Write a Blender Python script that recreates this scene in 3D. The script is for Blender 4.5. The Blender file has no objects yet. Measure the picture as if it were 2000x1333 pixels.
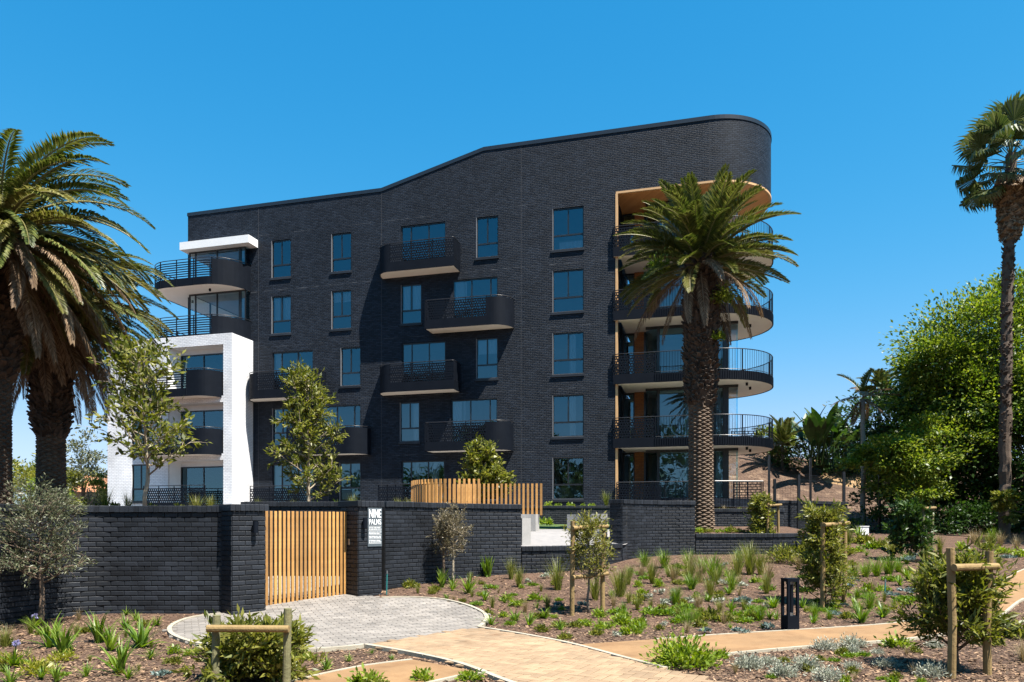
import bpy, bmesh, math, random
import numpy as np
from mathutils import Vector, Matrix

random.seed(7); rng = np.random.default_rng(7)
R = math.radians
SC = bpy.context.scene
COL = SC.collection

# ------------------------------------------------------------------ camera, sky, sun, exposure
F_PX, HOR, CAMZ = 1450.0, 1022.0, 1.62          # focal length in photo pixels, horizon row, eye height
cam = bpy.data.cameras.new('camera'); camo = bpy.data.objects.new('camera', cam); COL.objects.link(camo)
camo.location = (0, 0, CAMZ); camo.rotation_euler = (R(90), 0, 0)
cam.sensor_width = 36.0; cam.lens = F_PX / 2000 * 36; cam.shift_y = (HOR - 666.5) / 2000
cam.clip_start = 0.1; cam.clip_end = 3000
SC.camera = camo

TO_SUN = Vector((1.90, -1.75, 5.16)).normalized()
SUN_EL = math.asin(TO_SUN.z); SUN_AZ = math.atan2(TO_SUN.x, TO_SUN.y)
w = bpy.data.worlds.new('World'); SC.world = w; w.use_nodes = True
nt = w.node_tree; nt.nodes.clear()
sky = nt.nodes.new('ShaderNodeTexSky'); sky.sky_type = 'NISHITA'; sky.sun_disc = False
sky.sun_elevation = SUN_EL; sky.sun_rotation = SUN_AZ
sky.air_density = 0.7; sky.dust_density = 0.0; sky.ozone_density = 10.0; sky.altitude = 50
# the camera's film response to the clear sky: each channel rolls off towards white near the horizon
hs = nt.nodes.new('ShaderNodeHueSaturation'); hs.inputs['Saturation'].default_value = 1.15
bg = nt.nodes.new('ShaderNodeBackground'); bg.inputs['Strength'].default_value = 0.085
wo = nt.nodes.new('ShaderNodeOutputWorld')
def vec_math(op, a, b):
    v = nt.nodes.new('ShaderNodeVectorMath'); v.operation = op; nt.links.new(a, v.inputs[0])
    if isinstance(b, tuple): v.inputs[1].default_value = b
    else: nt.links.new(b, v.inputs[1])
    return v.outputs[0]
nt.links.new(sky.outputs[0], hs.inputs['Color'])
pw = nt.nodes.new('ShaderNodeSeparateColor'); nt.links.new(hs.outputs[0], pw.inputs[0])
sq = nt.nodes.new('ShaderNodeMath'); sq.operation = 'MULTIPLY'; nt.links.new(pw.outputs[0], sq.inputs[0]); nt.links.new(pw.outputs[0], sq.inputs[1])
cb = nt.nodes.new('ShaderNodeCombineColor'); nt.links.new(sq.outputs[0], cb.inputs[0]); nt.links.new(pw.outputs[1], cb.inputs[1]); nt.links.new(pw.outputs[2], cb.inputs[2])
num = vec_math('MULTIPLY', cb.outputs[0], (4.7, 2.18, 2.32))
den = vec_math('ADD', vec_math('MULTIPLY', cb.outputs[0], (1.62, .416, .39)), (1.0, 1.0, 1.0))
nt.links.new(vec_math('DIVIDE', num, den), bg.inputs[0]); nt.links.new(bg.outputs[0], wo.inputs[0])
sun = bpy.data.lights.new('sun', 'SUN'); sun.energy = 5.0; sun.angle = R(0.5); sun.color = (1.0, 0.95, 0.87)
suno = bpy.data.objects.new('sun', sun); COL.objects.link(suno)
suno.rotation_euler = TO_SUN.to_track_quat('Z', 'Y').to_euler(); suno.location = (20, -20, 40)
SC.view_settings.view_transform = 'Standard'; SC.view_settings.look = 'None'
SC.view_settings.exposure = 1.613; SC.view_settings.gamma = 1.0; SC.view_settings.use_curve_mapping = False

# ------------------------------------------------------------------ materials
MATS = {}
ALB = {'white_render': .9, 'soffit_cream': 1.0, 'interior_white': 1.0, 'curtain': 1.0, 'timber_trim': .8, 'wall_brick': .85, 'wall_mortar': .85, 'black_metal': .85, 'rail_metal': .85, 'black_frame': .85, 'dark_flashing': .85, 'sign_white': .9, 'paver_yellow': .50, 'paver_grey': .46, 'gravel_sand': .52, 'mulch': .52, 'chip': .62, 'frond_green': .75, 'frond_yellow': .8, 'frond_dead': .85, 'timber_slat': .78, 'leaf_deep': .8, 'leaf_bright': .95}
def kc(name, c): k = ALB.get(name, .65); return tuple(x * k for x in c)
def nodes_of(name):
    m = bpy.data.materials.new(name); m.use_nodes = True
    n = m.node_tree; b = n.nodes['Principled BSDF']; MATS[name] = m
    return m, n, b
def L(n, a, b): n.links.new(a, b)
def N(n, t, **kw):
    x = n.nodes.new(t)
    for k, v in kw.items():
        if k in x.inputs: x.inputs[k].default_value = v
        else: setattr(x, k, v)
    return x
def ramp(n, stops, interp='LINEAR'):
    r = n.nodes.new('ShaderNodeValToRGB'); r.color_ramp.interpolation = interp
    e = r.color_ramp.elements
    while len(e) < len(stops): e.new(0.5)
    for k, (p, c) in enumerate(stops):
        e[k].position = p; e[k].color = (*c, 1)
    return r
def mat_noise(name, c1, c2, scale=8, rough=.7, bump=0.0, bscale=60, detail=6, island=0.0, spec=.5, metal=0.0, dist=.02, coord='Object', c3=None, world=0.0, wscale=.6):
    m, n, b = nodes_of(name); c1, c2 = kc(name, c1), kc(name, c2); c3 = None if c3 is None else kc(name, c3)
    tc = N(n, 'ShaderNodeTexCoord')
    no = N(n, 'ShaderNodeTexNoise', Scale=scale, Detail=detail, Roughness=.65)
    L(n, tc.outputs[coord], no.inputs['Vector'])
    st = [(.3, c1), (.7, c2)] if c3 is None else [(.28, c1), (.55, c2), (.75, c3)]
    r = ramp(n, st); L(n, no.outputs[0], r.inputs[0])
    out = r.outputs[0]
    if island:
        g = N(n, 'ShaderNodeNewGeometry'); oi = N(n, 'ShaderNodeObjectInfo')
        ad = N(n, 'ShaderNodeMath', operation='ADD'); L(n, g.outputs['Random Per Island'], ad.inputs[0]); L(n, oi.outputs['Random'], ad.inputs[1])
        fr = N(n, 'ShaderNodeMath', operation='FRACT'); L(n, ad.outputs[0], fr.inputs[0])
        mr = N(n, 'ShaderNodeMapRange'); mr.inputs[3].default_value = 1 - island; mr.inputs[4].default_value = 1 + island
        L(n, fr.outputs[0], mr.inputs[0])
        h = N(n, 'ShaderNodeHueSaturation'); L(n, out, h.inputs['Color']); L(n, mr.outputs[0], h.inputs['Value']); out = h.outputs[0]
    if world:
        gw = N(n, 'ShaderNodeNewGeometry'); nw = N(n, 'ShaderNodeTexNoise', Scale=wscale, Detail=5, Roughness=.6); L(n, gw.outputs['Position'], nw.inputs['Vector'])
        mw = N(n, 'ShaderNodeMapRange'); mw.inputs[1].default_value = .3; mw.inputs[2].default_value = .7; mw.inputs[3].default_value = 1 - world; mw.inputs[4].default_value = 1 + world * .7
        L(n, nw.outputs[0], mw.inputs[0]); hw = N(n, 'ShaderNodeHueSaturation'); L(n, out, hw.inputs['Color']); L(n, mw.outputs[0], hw.inputs['Value']); out = hw.outputs[0]
    L(n, out, b.inputs['Base Color'])
    b.inputs['Roughness'].default_value = rough; b.inputs['Metallic'].default_value = metal
    b.inputs['Specular IOR Level'].default_value = spec
    if bump:
        n2 = N(n, 'ShaderNodeTexNoise', Scale=bscale, Detail=5, Roughness=.6); L(n, tc.outputs[coord], n2.inputs['Vector'])
        bp = N(n, 'ShaderNodeBump', Strength=bump, Distance=dist); L(n, n2.outputs[0], bp.inputs['Height']); L(n, bp.outputs[0], b.inputs['Normal'])
    return m
def mat_leaf(name, cols, rough=.45, trans=.35, spec=.4):
    m, n, b = nodes_of(name); cols = [kc(name, c) for c in cols]
    g = N(n, 'ShaderNodeNewGeometry'); oi = N(n, 'ShaderNodeObjectInfo')
    sc_ = N(n, 'ShaderNodeMath', operation='MULTIPLY'); L(n, oi.outputs['Random'], sc_.inputs[0]); sc_.inputs[1].default_value = .35
    ad = N(n, 'ShaderNodeMath', operation='ADD'); L(n, g.outputs['Random Per Island'], ad.inputs[0]); L(n, sc_.outputs[0], ad.inputs[1])
    dv = N(n, 'ShaderNodeMath', operation='DIVIDE'); L(n, ad.outputs[0], dv.inputs[0]); dv.inputs[1].default_value = 1.35
    k = len(cols); r = ramp(n, [((i + .5) / k, c) for i, c in enumerate(cols)]); L(n, dv.outputs[0], r.inputs[0])
    L(n, r.outputs[0], b.inputs['Base Color']); b.inputs['Roughness'].default_value = rough; b.inputs['Specular IOR Level'].default_value = spec
    tr = N(n, 'ShaderNodeBsdfTranslucent'); hv = N(n, 'ShaderNodeHueSaturation', Saturation=1.1, Value=1.3)
    L(n, r.outputs[0], hv.inputs['Color']); L(n, hv.outputs[0], tr.inputs['Color'])
    mx = N(n, 'ShaderNodeMixShader'); mx.inputs[0].default_value = trans
    L(n, b.outputs[0], mx.inputs[1]); L(n, tr.outputs[0], mx.inputs[2]); L(n, mx.outputs[0], n.nodes['Material Output'].inputs['Surface'])
    return m
def mat_facade(name, brick_a, brick_b, mortar, rough, streak):
    m, n, b = nodes_of(name)
    uv = N(n, 'ShaderNodeUVMap'); sep = N(n, 'ShaderNodeSeparateXYZ'); L(n, uv.outputs[0], sep.inputs[0])
    br = N(n, 'ShaderNodeTexBrick'); br.offset = .5
    for k, v in (('Scale', 1.0), ('Mortar Size', .010), ('Mortar Smooth', .15), ('Bias', 0.0), ('Brick Width', .232), ('Row Height', .085)): br.inputs[k].default_value = v
    br.inputs['Color1'].default_value = (*brick_a, 1); br.inputs['Color2'].default_value = (*brick_b, 1); br.inputs['Mortar'].default_value = (*mortar, 1)
    L(n, uv.outputs[0], br.inputs['Vector'])
    no = N(n, 'ShaderNodeTexNoise', Scale=.55, Detail=7, Roughness=.65); L(n, uv.outputs[0], no.inputs['Vector'])
    mr = N(n, 'ShaderNodeMapRange'); mr.inputs[1].default_value = .3; mr.inputs[2].default_value = .7; mr.inputs[3].default_value = .8; mr.inputs[4].default_value = 1.22
    L(n, no.outputs[0], mr.inputs[0])
    h = N(n, 'ShaderNodeHueSaturation'); L(n, br.outputs['Color'], h.inputs['Color']); L(n, mr.outputs[0], h.inputs['Value'])
    out = h.outputs[0]
    if streak:   # pale salts along the slab lines
        zz = N(n, 'ShaderNodeMath', operation='SUBTRACT'); L(n, sep.outputs[1], zz.inputs[0]); zz.inputs[1].default_value = 14.33
        wob = N(n, 'ShaderNodeMath', operation='MODULO'); L(n, zz.outputs[0], wob.inputs[0]); wob.inputs[1].default_value = 3.055
        ab = N(n, 'ShaderNodeMath', operation='ABSOLUTE'); L(n, wob.outputs[0], ab.inputs[0])
        lt = N(n, 'ShaderNodeMath', operation='LESS_THAN'); L(n, ab.outputs[0], lt.inputs[0]); lt.inputs[1].default_value = .035
        mp = N(n, 'ShaderNodeMapping'); mp.inputs['Scale'].default_value = (1.6, 9, 1); L(n, uv.outputs[0], mp.inputs[0])
        n3 = N(n, 'ShaderNodeTexNoise', Scale=1.0, Detail=6, Roughness=.75); L(n, mp.outputs[0], n3.inputs['Vector'])
        m3 = N(n, 'ShaderNodeMapRange'); m3.inputs[1].default_value = .48; m3.inputs[2].default_value = .75; m3.inputs[4].default_value = .55; L(n, n3.outputs[0], m3.inputs[0])
        ml = N(n, 'ShaderNodeMath', operation='MULTIPLY'); L(n, lt.outputs[0], ml.inputs[0]); L(n, m3.outputs[0], ml.inputs[1])
        # loose pale scuffs
        n4 = N(n, 'ShaderNodeTexNoise', Scale=2.2, Detail=10, Roughness=.8); L(n, uv.outputs[0], n4.inputs['Vector'])
        m4 = N(n, 'ShaderNodeMapRange'); m4.inputs[1].default_value = .66; m4.inputs[2].default_value = .82; m4.inputs[4].default_value = .4; L(n, n4.outputs[0], m4.inputs[0])
        ad = N(n, 'ShaderNodeMath', operation='ADD', use_clamp=True); L(n, ml.outputs[0], ad.inputs[0]); L(n, m4.outputs[0], ad.inputs[1])
        mx = N(n, 'ShaderNodeMix', data_type='RGBA'); L(n, ad.outputs[0], mx.inputs['Factor']); L(n, out, mx.inputs['A']); mx.inputs['B'].default_value = (.16, .165, .175, 1)
        out = mx.outputs['Result']
    L(n, out, b.inputs['Base Color']); b.inputs['Roughness'].default_value = rough; b.inputs['Specular IOR Level'].default_value = .13
    inv = N(n, 'ShaderNodeMath', operation='SUBTRACT'); inv.inputs[0].default_value = 1; L(n, br.outputs['Fac'], inv.inputs[1])
    fn = N(n, 'ShaderNodeTexNoise', Scale=18, Detail=4); L(n, uv.outputs[0], fn.inputs['Vector'])
    ad2 = N(n, 'ShaderNodeMath', operation='MULTIPLY_ADD'); L(n, fn.outputs[0], ad2.inputs[0]); ad2.inputs[1].default_value = .45; L(n, inv.outputs[0], ad2.inputs[2])
    bp = N(n, 'ShaderNodeBump', Strength=.9, Distance=.012); L(n, ad2.outputs[0], bp.inputs['Height']); L(n, bp.outputs[0], b.inputs['Normal'])
    return m
def mat_glass(name, tint, ior=2.2):
    m, n, b = nodes_of(name); n.nodes.remove(b)
    t = N(n, 'ShaderNodeBsdfTransparent'); t.inputs[0].default_value = (*tint, 1)
    g = N(n, 'ShaderNodeBsdfGlossy'); g.inputs['Roughness'].default_value = 0.0; g.inputs[0].default_value = (.50, .86, 1, 1)
    no = N(n, 'ShaderNodeTexNoise', Scale=.7, Detail=2); tc = N(n, 'ShaderNodeTexCoord'); L(n, tc.outputs['Object'], no.inputs['Vector'])
    bp = N(n, 'ShaderNodeBump', Strength=.12, Distance=.05); L(n, no.outputs[0], bp.inputs['Height']); L(n, bp.outputs[0], g.inputs['Normal'])
    f = N(n, 'ShaderNodeFresnel', IOR=ior); mx = N(n, 'ShaderNodeMixShader')
    L(n, f.outputs[0], mx.inputs[0]); L(n, t.outputs[0], mx.inputs[1]); L(n, g.outputs[0], mx.inputs[2])
    L(n, mx.outputs[0], n.nodes['Material Output'].inputs['Surface'])
    return m
def mat_stripes(name, c1, c2, pitch, axis=0, rough=.55, groove=.12):
    m, n, b = nodes_of(name)
    uv = N(n, 'ShaderNodeUVMap'); sep = N(n, 'ShaderNodeSeparateXYZ'); L(n, uv.outputs[0], sep.inputs[0])
    dv = N(n, 'ShaderNodeMath', operation='DIVIDE'); L(n, sep.outputs[axis], dv.inputs[0]); dv.inputs[1].default_value = pitch
    fl = N(n, 'ShaderNodeMath', operation='FLOOR'); L(n, dv.outputs[0], fl.inputs[0])
    fr = N(n, 'ShaderNodeMath', operation='FRACT'); L(n, dv.outputs[0], fr.inputs[0])
    wn = N(n, 'ShaderNodeTexWhiteNoise', noise_dimensions='1D'); L(n, fl.outputs[0], wn.inputs['W'])
    r = ramp(n, [(0, c1), (1, c2)]); L(n, wn.outputs['Value'], r.inputs[0]); L(n, r.outputs[0], b.inputs['Base Color'])
    gt = N(n, 'ShaderNodeMath', operation='GREATER_THAN'); L(n, fr.outputs[0], gt.inputs[0]); gt.inputs[1].default_value = groove
    bp = N(n, 'ShaderNodeBump', Strength=1.0, Distance=.01); L(n, gt.outputs[0], bp.inputs['Height']); L(n, bp.outputs[0], b.inputs['Normal'])
    b.inputs['Roughness'].default_value = rough
    return m
def mat_trunk(name, c1, c2, rough=.9):
    return mat_noise(name, c1, c2, scale=5, rough=rough, bump=.6, bscale=25, dist=.02, island=.35)

mat_facade('black_brick', (.0085, .0116, .0176), (.0180, .0246, .0362), (.0046, .0058, .0086), .5, True)
mat_facade('white_brick', (.70, .70, .70), (.64, .64, .65), (.44, .44, .46), .6, False)
mat_facade('orange_brick', (.40, .15, .05), (.30, .105, .038), (.16, .10, .06), .8, False)
mat_noise('wall_brick', (.0125, .0145, .019), (.022, .026, .0335), scale=4, rough=.5, spec=.3, bump=.35, bscale=45, dist=.01, island=.32, coord='Generated', world=.3, wscale=1.1)
mat_noise('wall_mortar', (.006, .006, .007), (.010, .010, .012), scale=9, rough=.8, bump=.4)
mat_noise('dark_flashing', (.012, .016, .022), (.016, .021, .03), scale=3, rough=.35)
mat_noise('black_metal', (.0042, .0062, .0105), (.0065, .009, .0145), scale=2, rough=.6, spec=.08)
mat_noise('rail_metal', (.012, .012, .015), (.018, .018, .021), scale=4, rough=.35, spec=.45)
mat_noise('black_frame', (.010, .011, .013), (.014, .015, .018), scale=3, rough=.35)
mat_noise('joint_sealant', (.05, .052, .06), (.07, .072, .08), scale=2, rough=.8)
mat_noise('sunlit_grey', (.16, .165, .18), (.22, .225, .24), scale=4, rough=.6)  # lightened so the lined window edges look sun-caught
mat_glass('window_glass', (.56, .68, .76))
mat_glass('clear_glass', (.86, .90, .91), 1.75)
mat_noise('white_render', (.74, .74, .73), (.80, .80, .79), scale=3, rough=.6, bump=.1)
mat_noise('soffit_cream', (.82, .76, .66), (.86, .80, .71), scale=2, rough=.7)
mat_noise('interior_white', (.55, .54, .52), (.62, .61, .59), scale=1, rough=.8)
mat_noise('interior_floor', (.12, .10, .085), (.16, .13, .11), scale=2, rough=.5)
mat_noise('curtain', (.72, .71, .68), (.8, .79, .76), scale=4, rough=.9)
mat_stripes('timber_soffit', (.60, .27, .085), (.72, .36, .13), .085, 0)
mat_noise('timber_trim', (.58, .33, .14), (.66, .40, .19), scale=6, rough=.6)
mat_noise('timber_slat', (.46, .215, .055), (.60, .32, .10), scale=7, rough=.55, bump=.2, bscale=40, island=.28, world=.15, wscale=3)
mat_noise('pole_timber', (.22, .135, .045), (.34, .225, .085), scale=6, rough=.8, bump=.4, bscale=30, island=.1, c3=(.27, .20, .075))
mat_noise('pole_green', (.13, .13, .06), (.22, .205, .095), scale=5, rough=.85, bump=.4, bscale=30, c3=(.29, .23, .10))
mat_noise('concrete', (.40, .385, .36), (.50, .48, .46), scale=5, rough=.85, bump=.2, bscale=30)
mat_noise('paver_grey', (.255, .235, .215), (.40, .355, .31), scale=5, rough=.9, bump=.3, bscale=60, island=.2, c3=(.33, .315, .30), world=.22, wscale=.9)
mat_noise('paver_yellow', (.40, .25, .135), (.50, .345, .205), scale=3, rough=.9, bump=.3, bscale=60, island=.15, c3=(.47, .27, .14), coord='Object', world=.2, wscale=.8)
mat_noise('joint_sand', (.24, .175, .12), (.32, .24, .17), scale=12, rough=1, bump=.5)
mat_noise('kerb_stone', (.40, .35, .26), (.50, .45, .35), scale=6, rough=.9, bump=.3, island=.08)
mat_noise('gravel_sand', (.29, .15, .06), (.42, .245, .11), scale=2.2, rough=1, bump=.5, bscale=120, dist=.01, c3=(.35, .19, .08), detail=10, world=.18, wscale=1.3)
mat_noise('mulch', (.062, .030, .017), (.20, .108, .062), scale=9, rough=1, bump=1.0, bscale=26, dist=.06, detail=10, c3=(.33, .20, .125), world=.25, wscale=.7)
mat_noise('chip', (.10, .050, .026), (.38, .245, .145), scale=30, rough=.95, island=.7)
mat_noise('lawn', (.06, .12, .02), (.13, .21, .05), scale=14, rough=.9, bump=1, bscale=90, dist=.04)
mat_noise('paving_far', (.26, .25, .25), (.34, .32, .31), scale=5, rough=.9, bump=.2)
mat_noise('hill_soil', (.10, .055, .035), (.18, .11, .07), scale=1.4, rough=1, bump=1, bscale=5, dist=.3, c3=(.46, .32, .21), detail=9)
mat_noise('sand_soil', (.34, .20, .09), (.46, .30, .15), scale=1.2, rough=1, bump=1, bscale=5, dist=.2)
mat_trunk('palm_trunk', (.06, .038, .024), (.175, .12, .078))
mat_trunk('palm_boot', (.030, .019, .012), (.13, .083, .052))
mat_trunk('bark_pale', (.36, .29, .20), (.52, .43, .31))
mat_trunk('bark_brown', (.10, .065, .042), (.22, .15, .10))
mat_trunk('bark_grey', (.17, .14, .11), (.30, .26, .21))
mat_leaf('frond_green', [(.04, .065, .012), (.085, .115, .02), (.145, .165, .035), (.22, .22, .06)], trans=.25)
mat_leaf('frond_yellow', [(.12, .13, .025), (.20, .19, .05), (.28, .25, .09)], trans=.3)
mat_leaf('frond_dead', [(.09, .052, .026), (.20, .125, .065), (.34, .235, .14)], rough=.7, trans=.2)
mat_leaf('rachis', [(.22, .20, .07), (.30, .26, .11)], trans=.0)
mat_leaf('fan_green', [(.05, .085, .02), (.10, .13, .035), (.17, .19, .07)], trans=.25)
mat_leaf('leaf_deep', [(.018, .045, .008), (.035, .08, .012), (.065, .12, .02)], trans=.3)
mat_leaf('leaf_bright', [(.04, .075, .010), (.10, .155, .018), (.19, .24, .03), (.29, .32, .055)], trans=.4)
mat_leaf('leaf_mid', [(.06, .085, .010), (.14, .17, .022), (.26, .27, .042), (.36, .35, .08)], trans=.4)
mat_leaf('leaf_olive', [(.09, .11, .05), (.16, .18, .09), (.26, .27, .16), (.36, .36, .24)], trans=.25)
mat_leaf('leaf_dry_olive', [(.12, .10, .05), (.20, .16, .08), (.30, .25, .14), (.24, .24, .11)], trans=.25)
mat_leaf('leaf_yellowgreen', [(.15, .165, .022), (.26, .26, .05), (.38, .35, .09)], trans=.35)
mat_leaf('leaf_strap', [(.10, .19, .015), (.19, .30, .03), (.30, .40, .07)], trans=.4)
mat_leaf('leaf_grass', [(.13, .17, .02), (.23, .26, .04), (.35, .33, .09)], trans=.35)
mat_leaf('leaf_green_grass', [(.09, .18, .012), (.17, .28, .02), (.27, .36, .05)], trans=.35)
mat_leaf('leaf_dry', [(.28, .20, .08), (.38, .29, .14), (.45, .36, .2)], trans=.3)
mat_leaf('leaf_lime', [(.13, .22, .015), (.24, .34, .03), (.38, .46, .07)], trans=.4)
mat_leaf('leaf_yellow', [(.24, .27, .02), (.36, .36, .04), (.45, .42, .08)], trans=.4)
mat_leaf('leaf_blue', [(.10, .17, .15), (.17, .25, .22), (.26, .34, .31)], trans=.15)
mat_leaf('leaf_silver', [(.28, .31, .22), (.42, .44, .34), (.55, .55, .45)], trans=.15)
mat_leaf('petal_purple', [(.26, .24, .46), (.38, .36, .58)], trans=.3)
mat_noise('sign_plate', (.10, .125, .145), (.15, .175, .195), scale=3, rough=.3)
mat_noise('sign_white', (.85, .87, .88), (.9, .9, .9), scale=3, rough=.5)
mat_noise('teal_plastic', (.02, .22, .22), (.03, .28, .27), scale=5, rough=.5)
mat_noise('steel', (.4, .4, .4), (.5, .5, .5), scale=4, rough=.35, metal=.8)
mat_noise('far_roof', (.42, .17, .08), (.52, .24, .12), scale=4, rough=.9)
mat_noise('far_wall', (.55, .45, .34), (.62, .52, .40), scale=2, rough=.9)

# ------------------------------------------------------------------ mesh helpers
class MB:
    def __init__(s): s.v = []; s.f = []; s.uv = []; s.has_uv = False
    def face(s, pts, uv=None):
        k = len(s.v); s.v.extend([tuple(p) for p in pts]); s.f.append(tuple(range(k, k + len(pts))))
        if uv is not None: s.has_uv = True
        s.uv.extend(uv if uv is not None else [(0, 0)] * len(pts))
    def box(s, c, d, M=None):
        x, y, z = d[0] / 2, d[1] / 2, d[2] / 2
        p = [Vector((a, b, e)) for a in (-x, x) for b in (-y, y) for e in (-z, z)]
        if M is not None: p = [M @ q for q in p]
        p = [q + Vector(c) for q in p]
        for q in ((0, 1, 3, 2), (4, 6, 7, 5), (0, 4, 5, 1), (2, 3, 7, 6), (0, 2, 6, 4), (1, 5, 7, 3)):
            s.face([p[i] for i in q])
    def span(s, x0, x1, y0, y1, z0, z1):
        s.box(((x0 + x1) / 2, (y0 + y1) / 2, (z0 + z1) / 2), (abs(x1 - x0), abs(y1 - y0), abs(z1 - z0)))
    def tube(s, path, rad, n=6, caps=True):
        path = [Vector(p) for p in path]
        if not hasattr(rad, '__len__'): rad = [rad] * len(path)
        rings = []; up = Vector((0, 0, 1)); prev = None
        for i, p in enumerate(path):
            t = (path[min(i + 1, len(path) - 1)] - path[max(i - 1, 0)])
            if t.length < 1e-9: t = up.copy()
            t.normalize()
            if prev is None:
                a = t.cross(up)
                if a.length < .05: a = t.cross(Vector((1, 0, 0)))
            else:
                a = prev - t * prev.dot(t)
                if a.length < 1e-4: a = t.cross(Vector((1, 0, 0)))
            a.normalize(); prev = a; b = t.cross(a)
            k = len(s.v)
            for j in range(n):
                q = 2 * math.pi * j / n
                s.v.append(tuple(p + (a * math.cos(q) + b * math.sin(q)) * rad[i]))
            rings.append(k)
        for i in range(len(rings) - 1):
            for j in range(n):
                s.f.append((rings[i] + j, rings[i + 1] + j, rings[i + 1] + (j + 1) % n, rings[i] + (j + 1) % n)); s.uv.extend([(0, 0)] * 4)
        if caps:
            s.f.append(tuple(rings[0] + j for j in range(n))); s.uv.extend([(0, 0)] * n)
            s.f.append(tuple(rings[-1] + j for j in reversed(range(n)))); s.uv.extend([(0, 0)] * n)
    def prism(s, poly, z0, z1, top=True, bot=True):
        n = len(poly)
        if top: s.face([(p[0], p[1], z1) for p in poly], [(p[0], p[1]) for p in poly])
        if bot: s.face([(p[0], p[1], z0) for p in reversed(poly)], [(p[0], p[1]) for p in reversed(poly)])
        acc = 0
        for i in range(n):
            a, b = poly[i], poly[(i + 1) % n]; d = math.dist(a, b)
            s.face([(a[0], a[1], z0), (b[0], b[1], z0), (b[0], b[1], z1), (a[0], a[1], z1)], [(acc, z0), (acc + d, z0), (acc + d, z1), (acc, z1)]); acc += d
    def mesh(s, name):
        me = bpy.data.meshes.new(name); me.from_pydata(s.v, [], s.f); 
        if s.has_uv:
            l = me.uv_layers.new(name='UVMap'); l.data.foreach_set('uv', [c for u in s.uv for c in u])
        me.update(); return me
    def build(s, name, mat, parent=None, smooth=False, loc=None):
        return put(name, s.mesh(name), mat, parent, smooth, loc)
def put(name, me, mat, parent=None, smooth=False, loc=None):
    if mat is not None and not me.materials: me.materials.append(MATS[mat] if isinstance(mat, str) else mat)
    if smooth: me.polygons.foreach_set('use_smooth', [True] * len(me.polygons))
    o = bpy.data.objects.new(name, me); COL.objects.link(o)
    if parent is not None: o.parent = parent
    if loc is not None: o.location = loc
    return o
def tag(o, label=None, cat=None, group=None, kind=None):
    if label: o['label'] = label
    if cat: o['category'] = cat
    if group: o['group'] = group
    if kind: o['kind'] = kind
    return o
def thing(name, label, cat, loc=(0, 0, 0), rz=0, group=None):
    o = bpy.data.objects.new(name, None); COL.objects.link(o); o.location = loc; o.rotation_euler = (0, 0, rz); o.empty_display_size = .2
    return tag(o, label, cat, group)
def fast_mesh(name, V, F=4):
    """V: (n, F, 3) array, each row one polygon of its own"""
    n = V.shape[0]; me = bpy.data.meshes.new(name)
    me.vertices.add(n * F); me.vertices.foreach_set('co', V.astype(np.float32).ravel())
    me.loops.add(n * F); me.loops.foreach_set('vertex_index', np.arange(n * F, dtype=np.int32))
    me.polygons.add(n); me.polygons.foreach_set('loop_start', np.arange(0, n * F, F, dtype=np.int32))
    me.update(calc_edges=True); return me
def leaves(P, size, aspect=.45, up=.35, D=None, jit=.35, fold=.12):
    """leaf-shaped quads at points P (n,3); D optional outward directions"""
    n = len(P)
    if D is None: D = rng.normal(size=(n, 3))
    D = D + rng.normal(size=(n, 3)) * .55; D[:, 2] += up * .3
    D /= np.linalg.norm(D, axis=1)[:, None] + 1e-9
    Nn = rng.normal(size=(n, 3)) * .8; Nn[:, 2] += up * 2.2
    S = np.cross(D, Nn); S /= np.linalg.norm(S, axis=1)[:, None] + 1e-9
    Up = np.cross(S, D)
    l = (size * (1 + rng.uniform(-jit, jit, n)))[:, None]; wd = l * aspect * .5
    V = np.stack([P, P + D * l * .45 + S * wd + Up * l * fold * .3, P + D * l - Up * l * fold, P + D * l * .5 - S * wd + Up * l * fold * .3], axis=1)
    return V
def poly_inside(x, y, poly):
    c = False; n = len(poly); j = n - 1
    for i in range(n):
        xi, yi = poly[i][0], poly[i][1]; xj, yj = poly[j][0], poly[j][1]
        if (yi > y) != (yj > y) and x < (xj - xi) * (y - yi) / (yj - yi) + xi: c = not c
        j = i
    return c
def bez(a, b, c, n=14):
    return [((1 - t) ** 2 * a[0] + 2 * t * (1 - t) * b[0] + t * t * c[0], (1 - t) ** 2 * a[1] + 2 * t * (1 - t) * b[1] + t * t * c[1]) for t in [i / n for i in range(n + 1)]]
def smooth_line(pts, n=6):
    out = []
    for i in range(len(pts) - 1):
        p0 = pts[max(i - 1, 0)]; p1 = pts[i]; p2 = pts[i + 1]; p3 = pts[min(i + 2, len(pts) - 1)]
        for k in range(n):
            t = k / n
            out.append(tuple(.5 * ((2 * p1[a]) + (-p0[a] + p2[a]) * t + (2 * p0[a] - 5 * p1[a] + 4 * p2[a] - p3[a]) * t * t + (-p0[a] + 3 * p1[a] - 3 * p2[a] + p3[a]) * t ** 3) for a in (0, 1)))
    out.append(tuple(pts[-1][:2])); return out

# ------------------------------------------------------------------ ground
def g(x, y):
    """height of the natural ground"""
    t = max(0.0, y - 12.0); z = .07 * t * min(1, t / 2.0 * .5 + .5) if t > 0 else 0.0
    if y > 38: z = .07 * 26
    return z
def gp(px, py):
    """the ground point seen at a pixel of the photograph"""
    r = (px - 1000) / F_PX; k = (py - HOR) / F_PX; y = CAMZ / max(k, .001); y = min(y, 60)
    for _ in range(40): y = .5 * y + .5 * min(60, (CAMZ - g(0, y)) / max(k, .0005))
    return (r * y, y, g(r * y, y))
def wp(px, py, y): return ((px - 1000) / F_PX * y, y, CAMZ + (HOR - py) / F_PX * y)
def gpl(pts): return [gp(*p)[:2] for p in pts]

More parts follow.
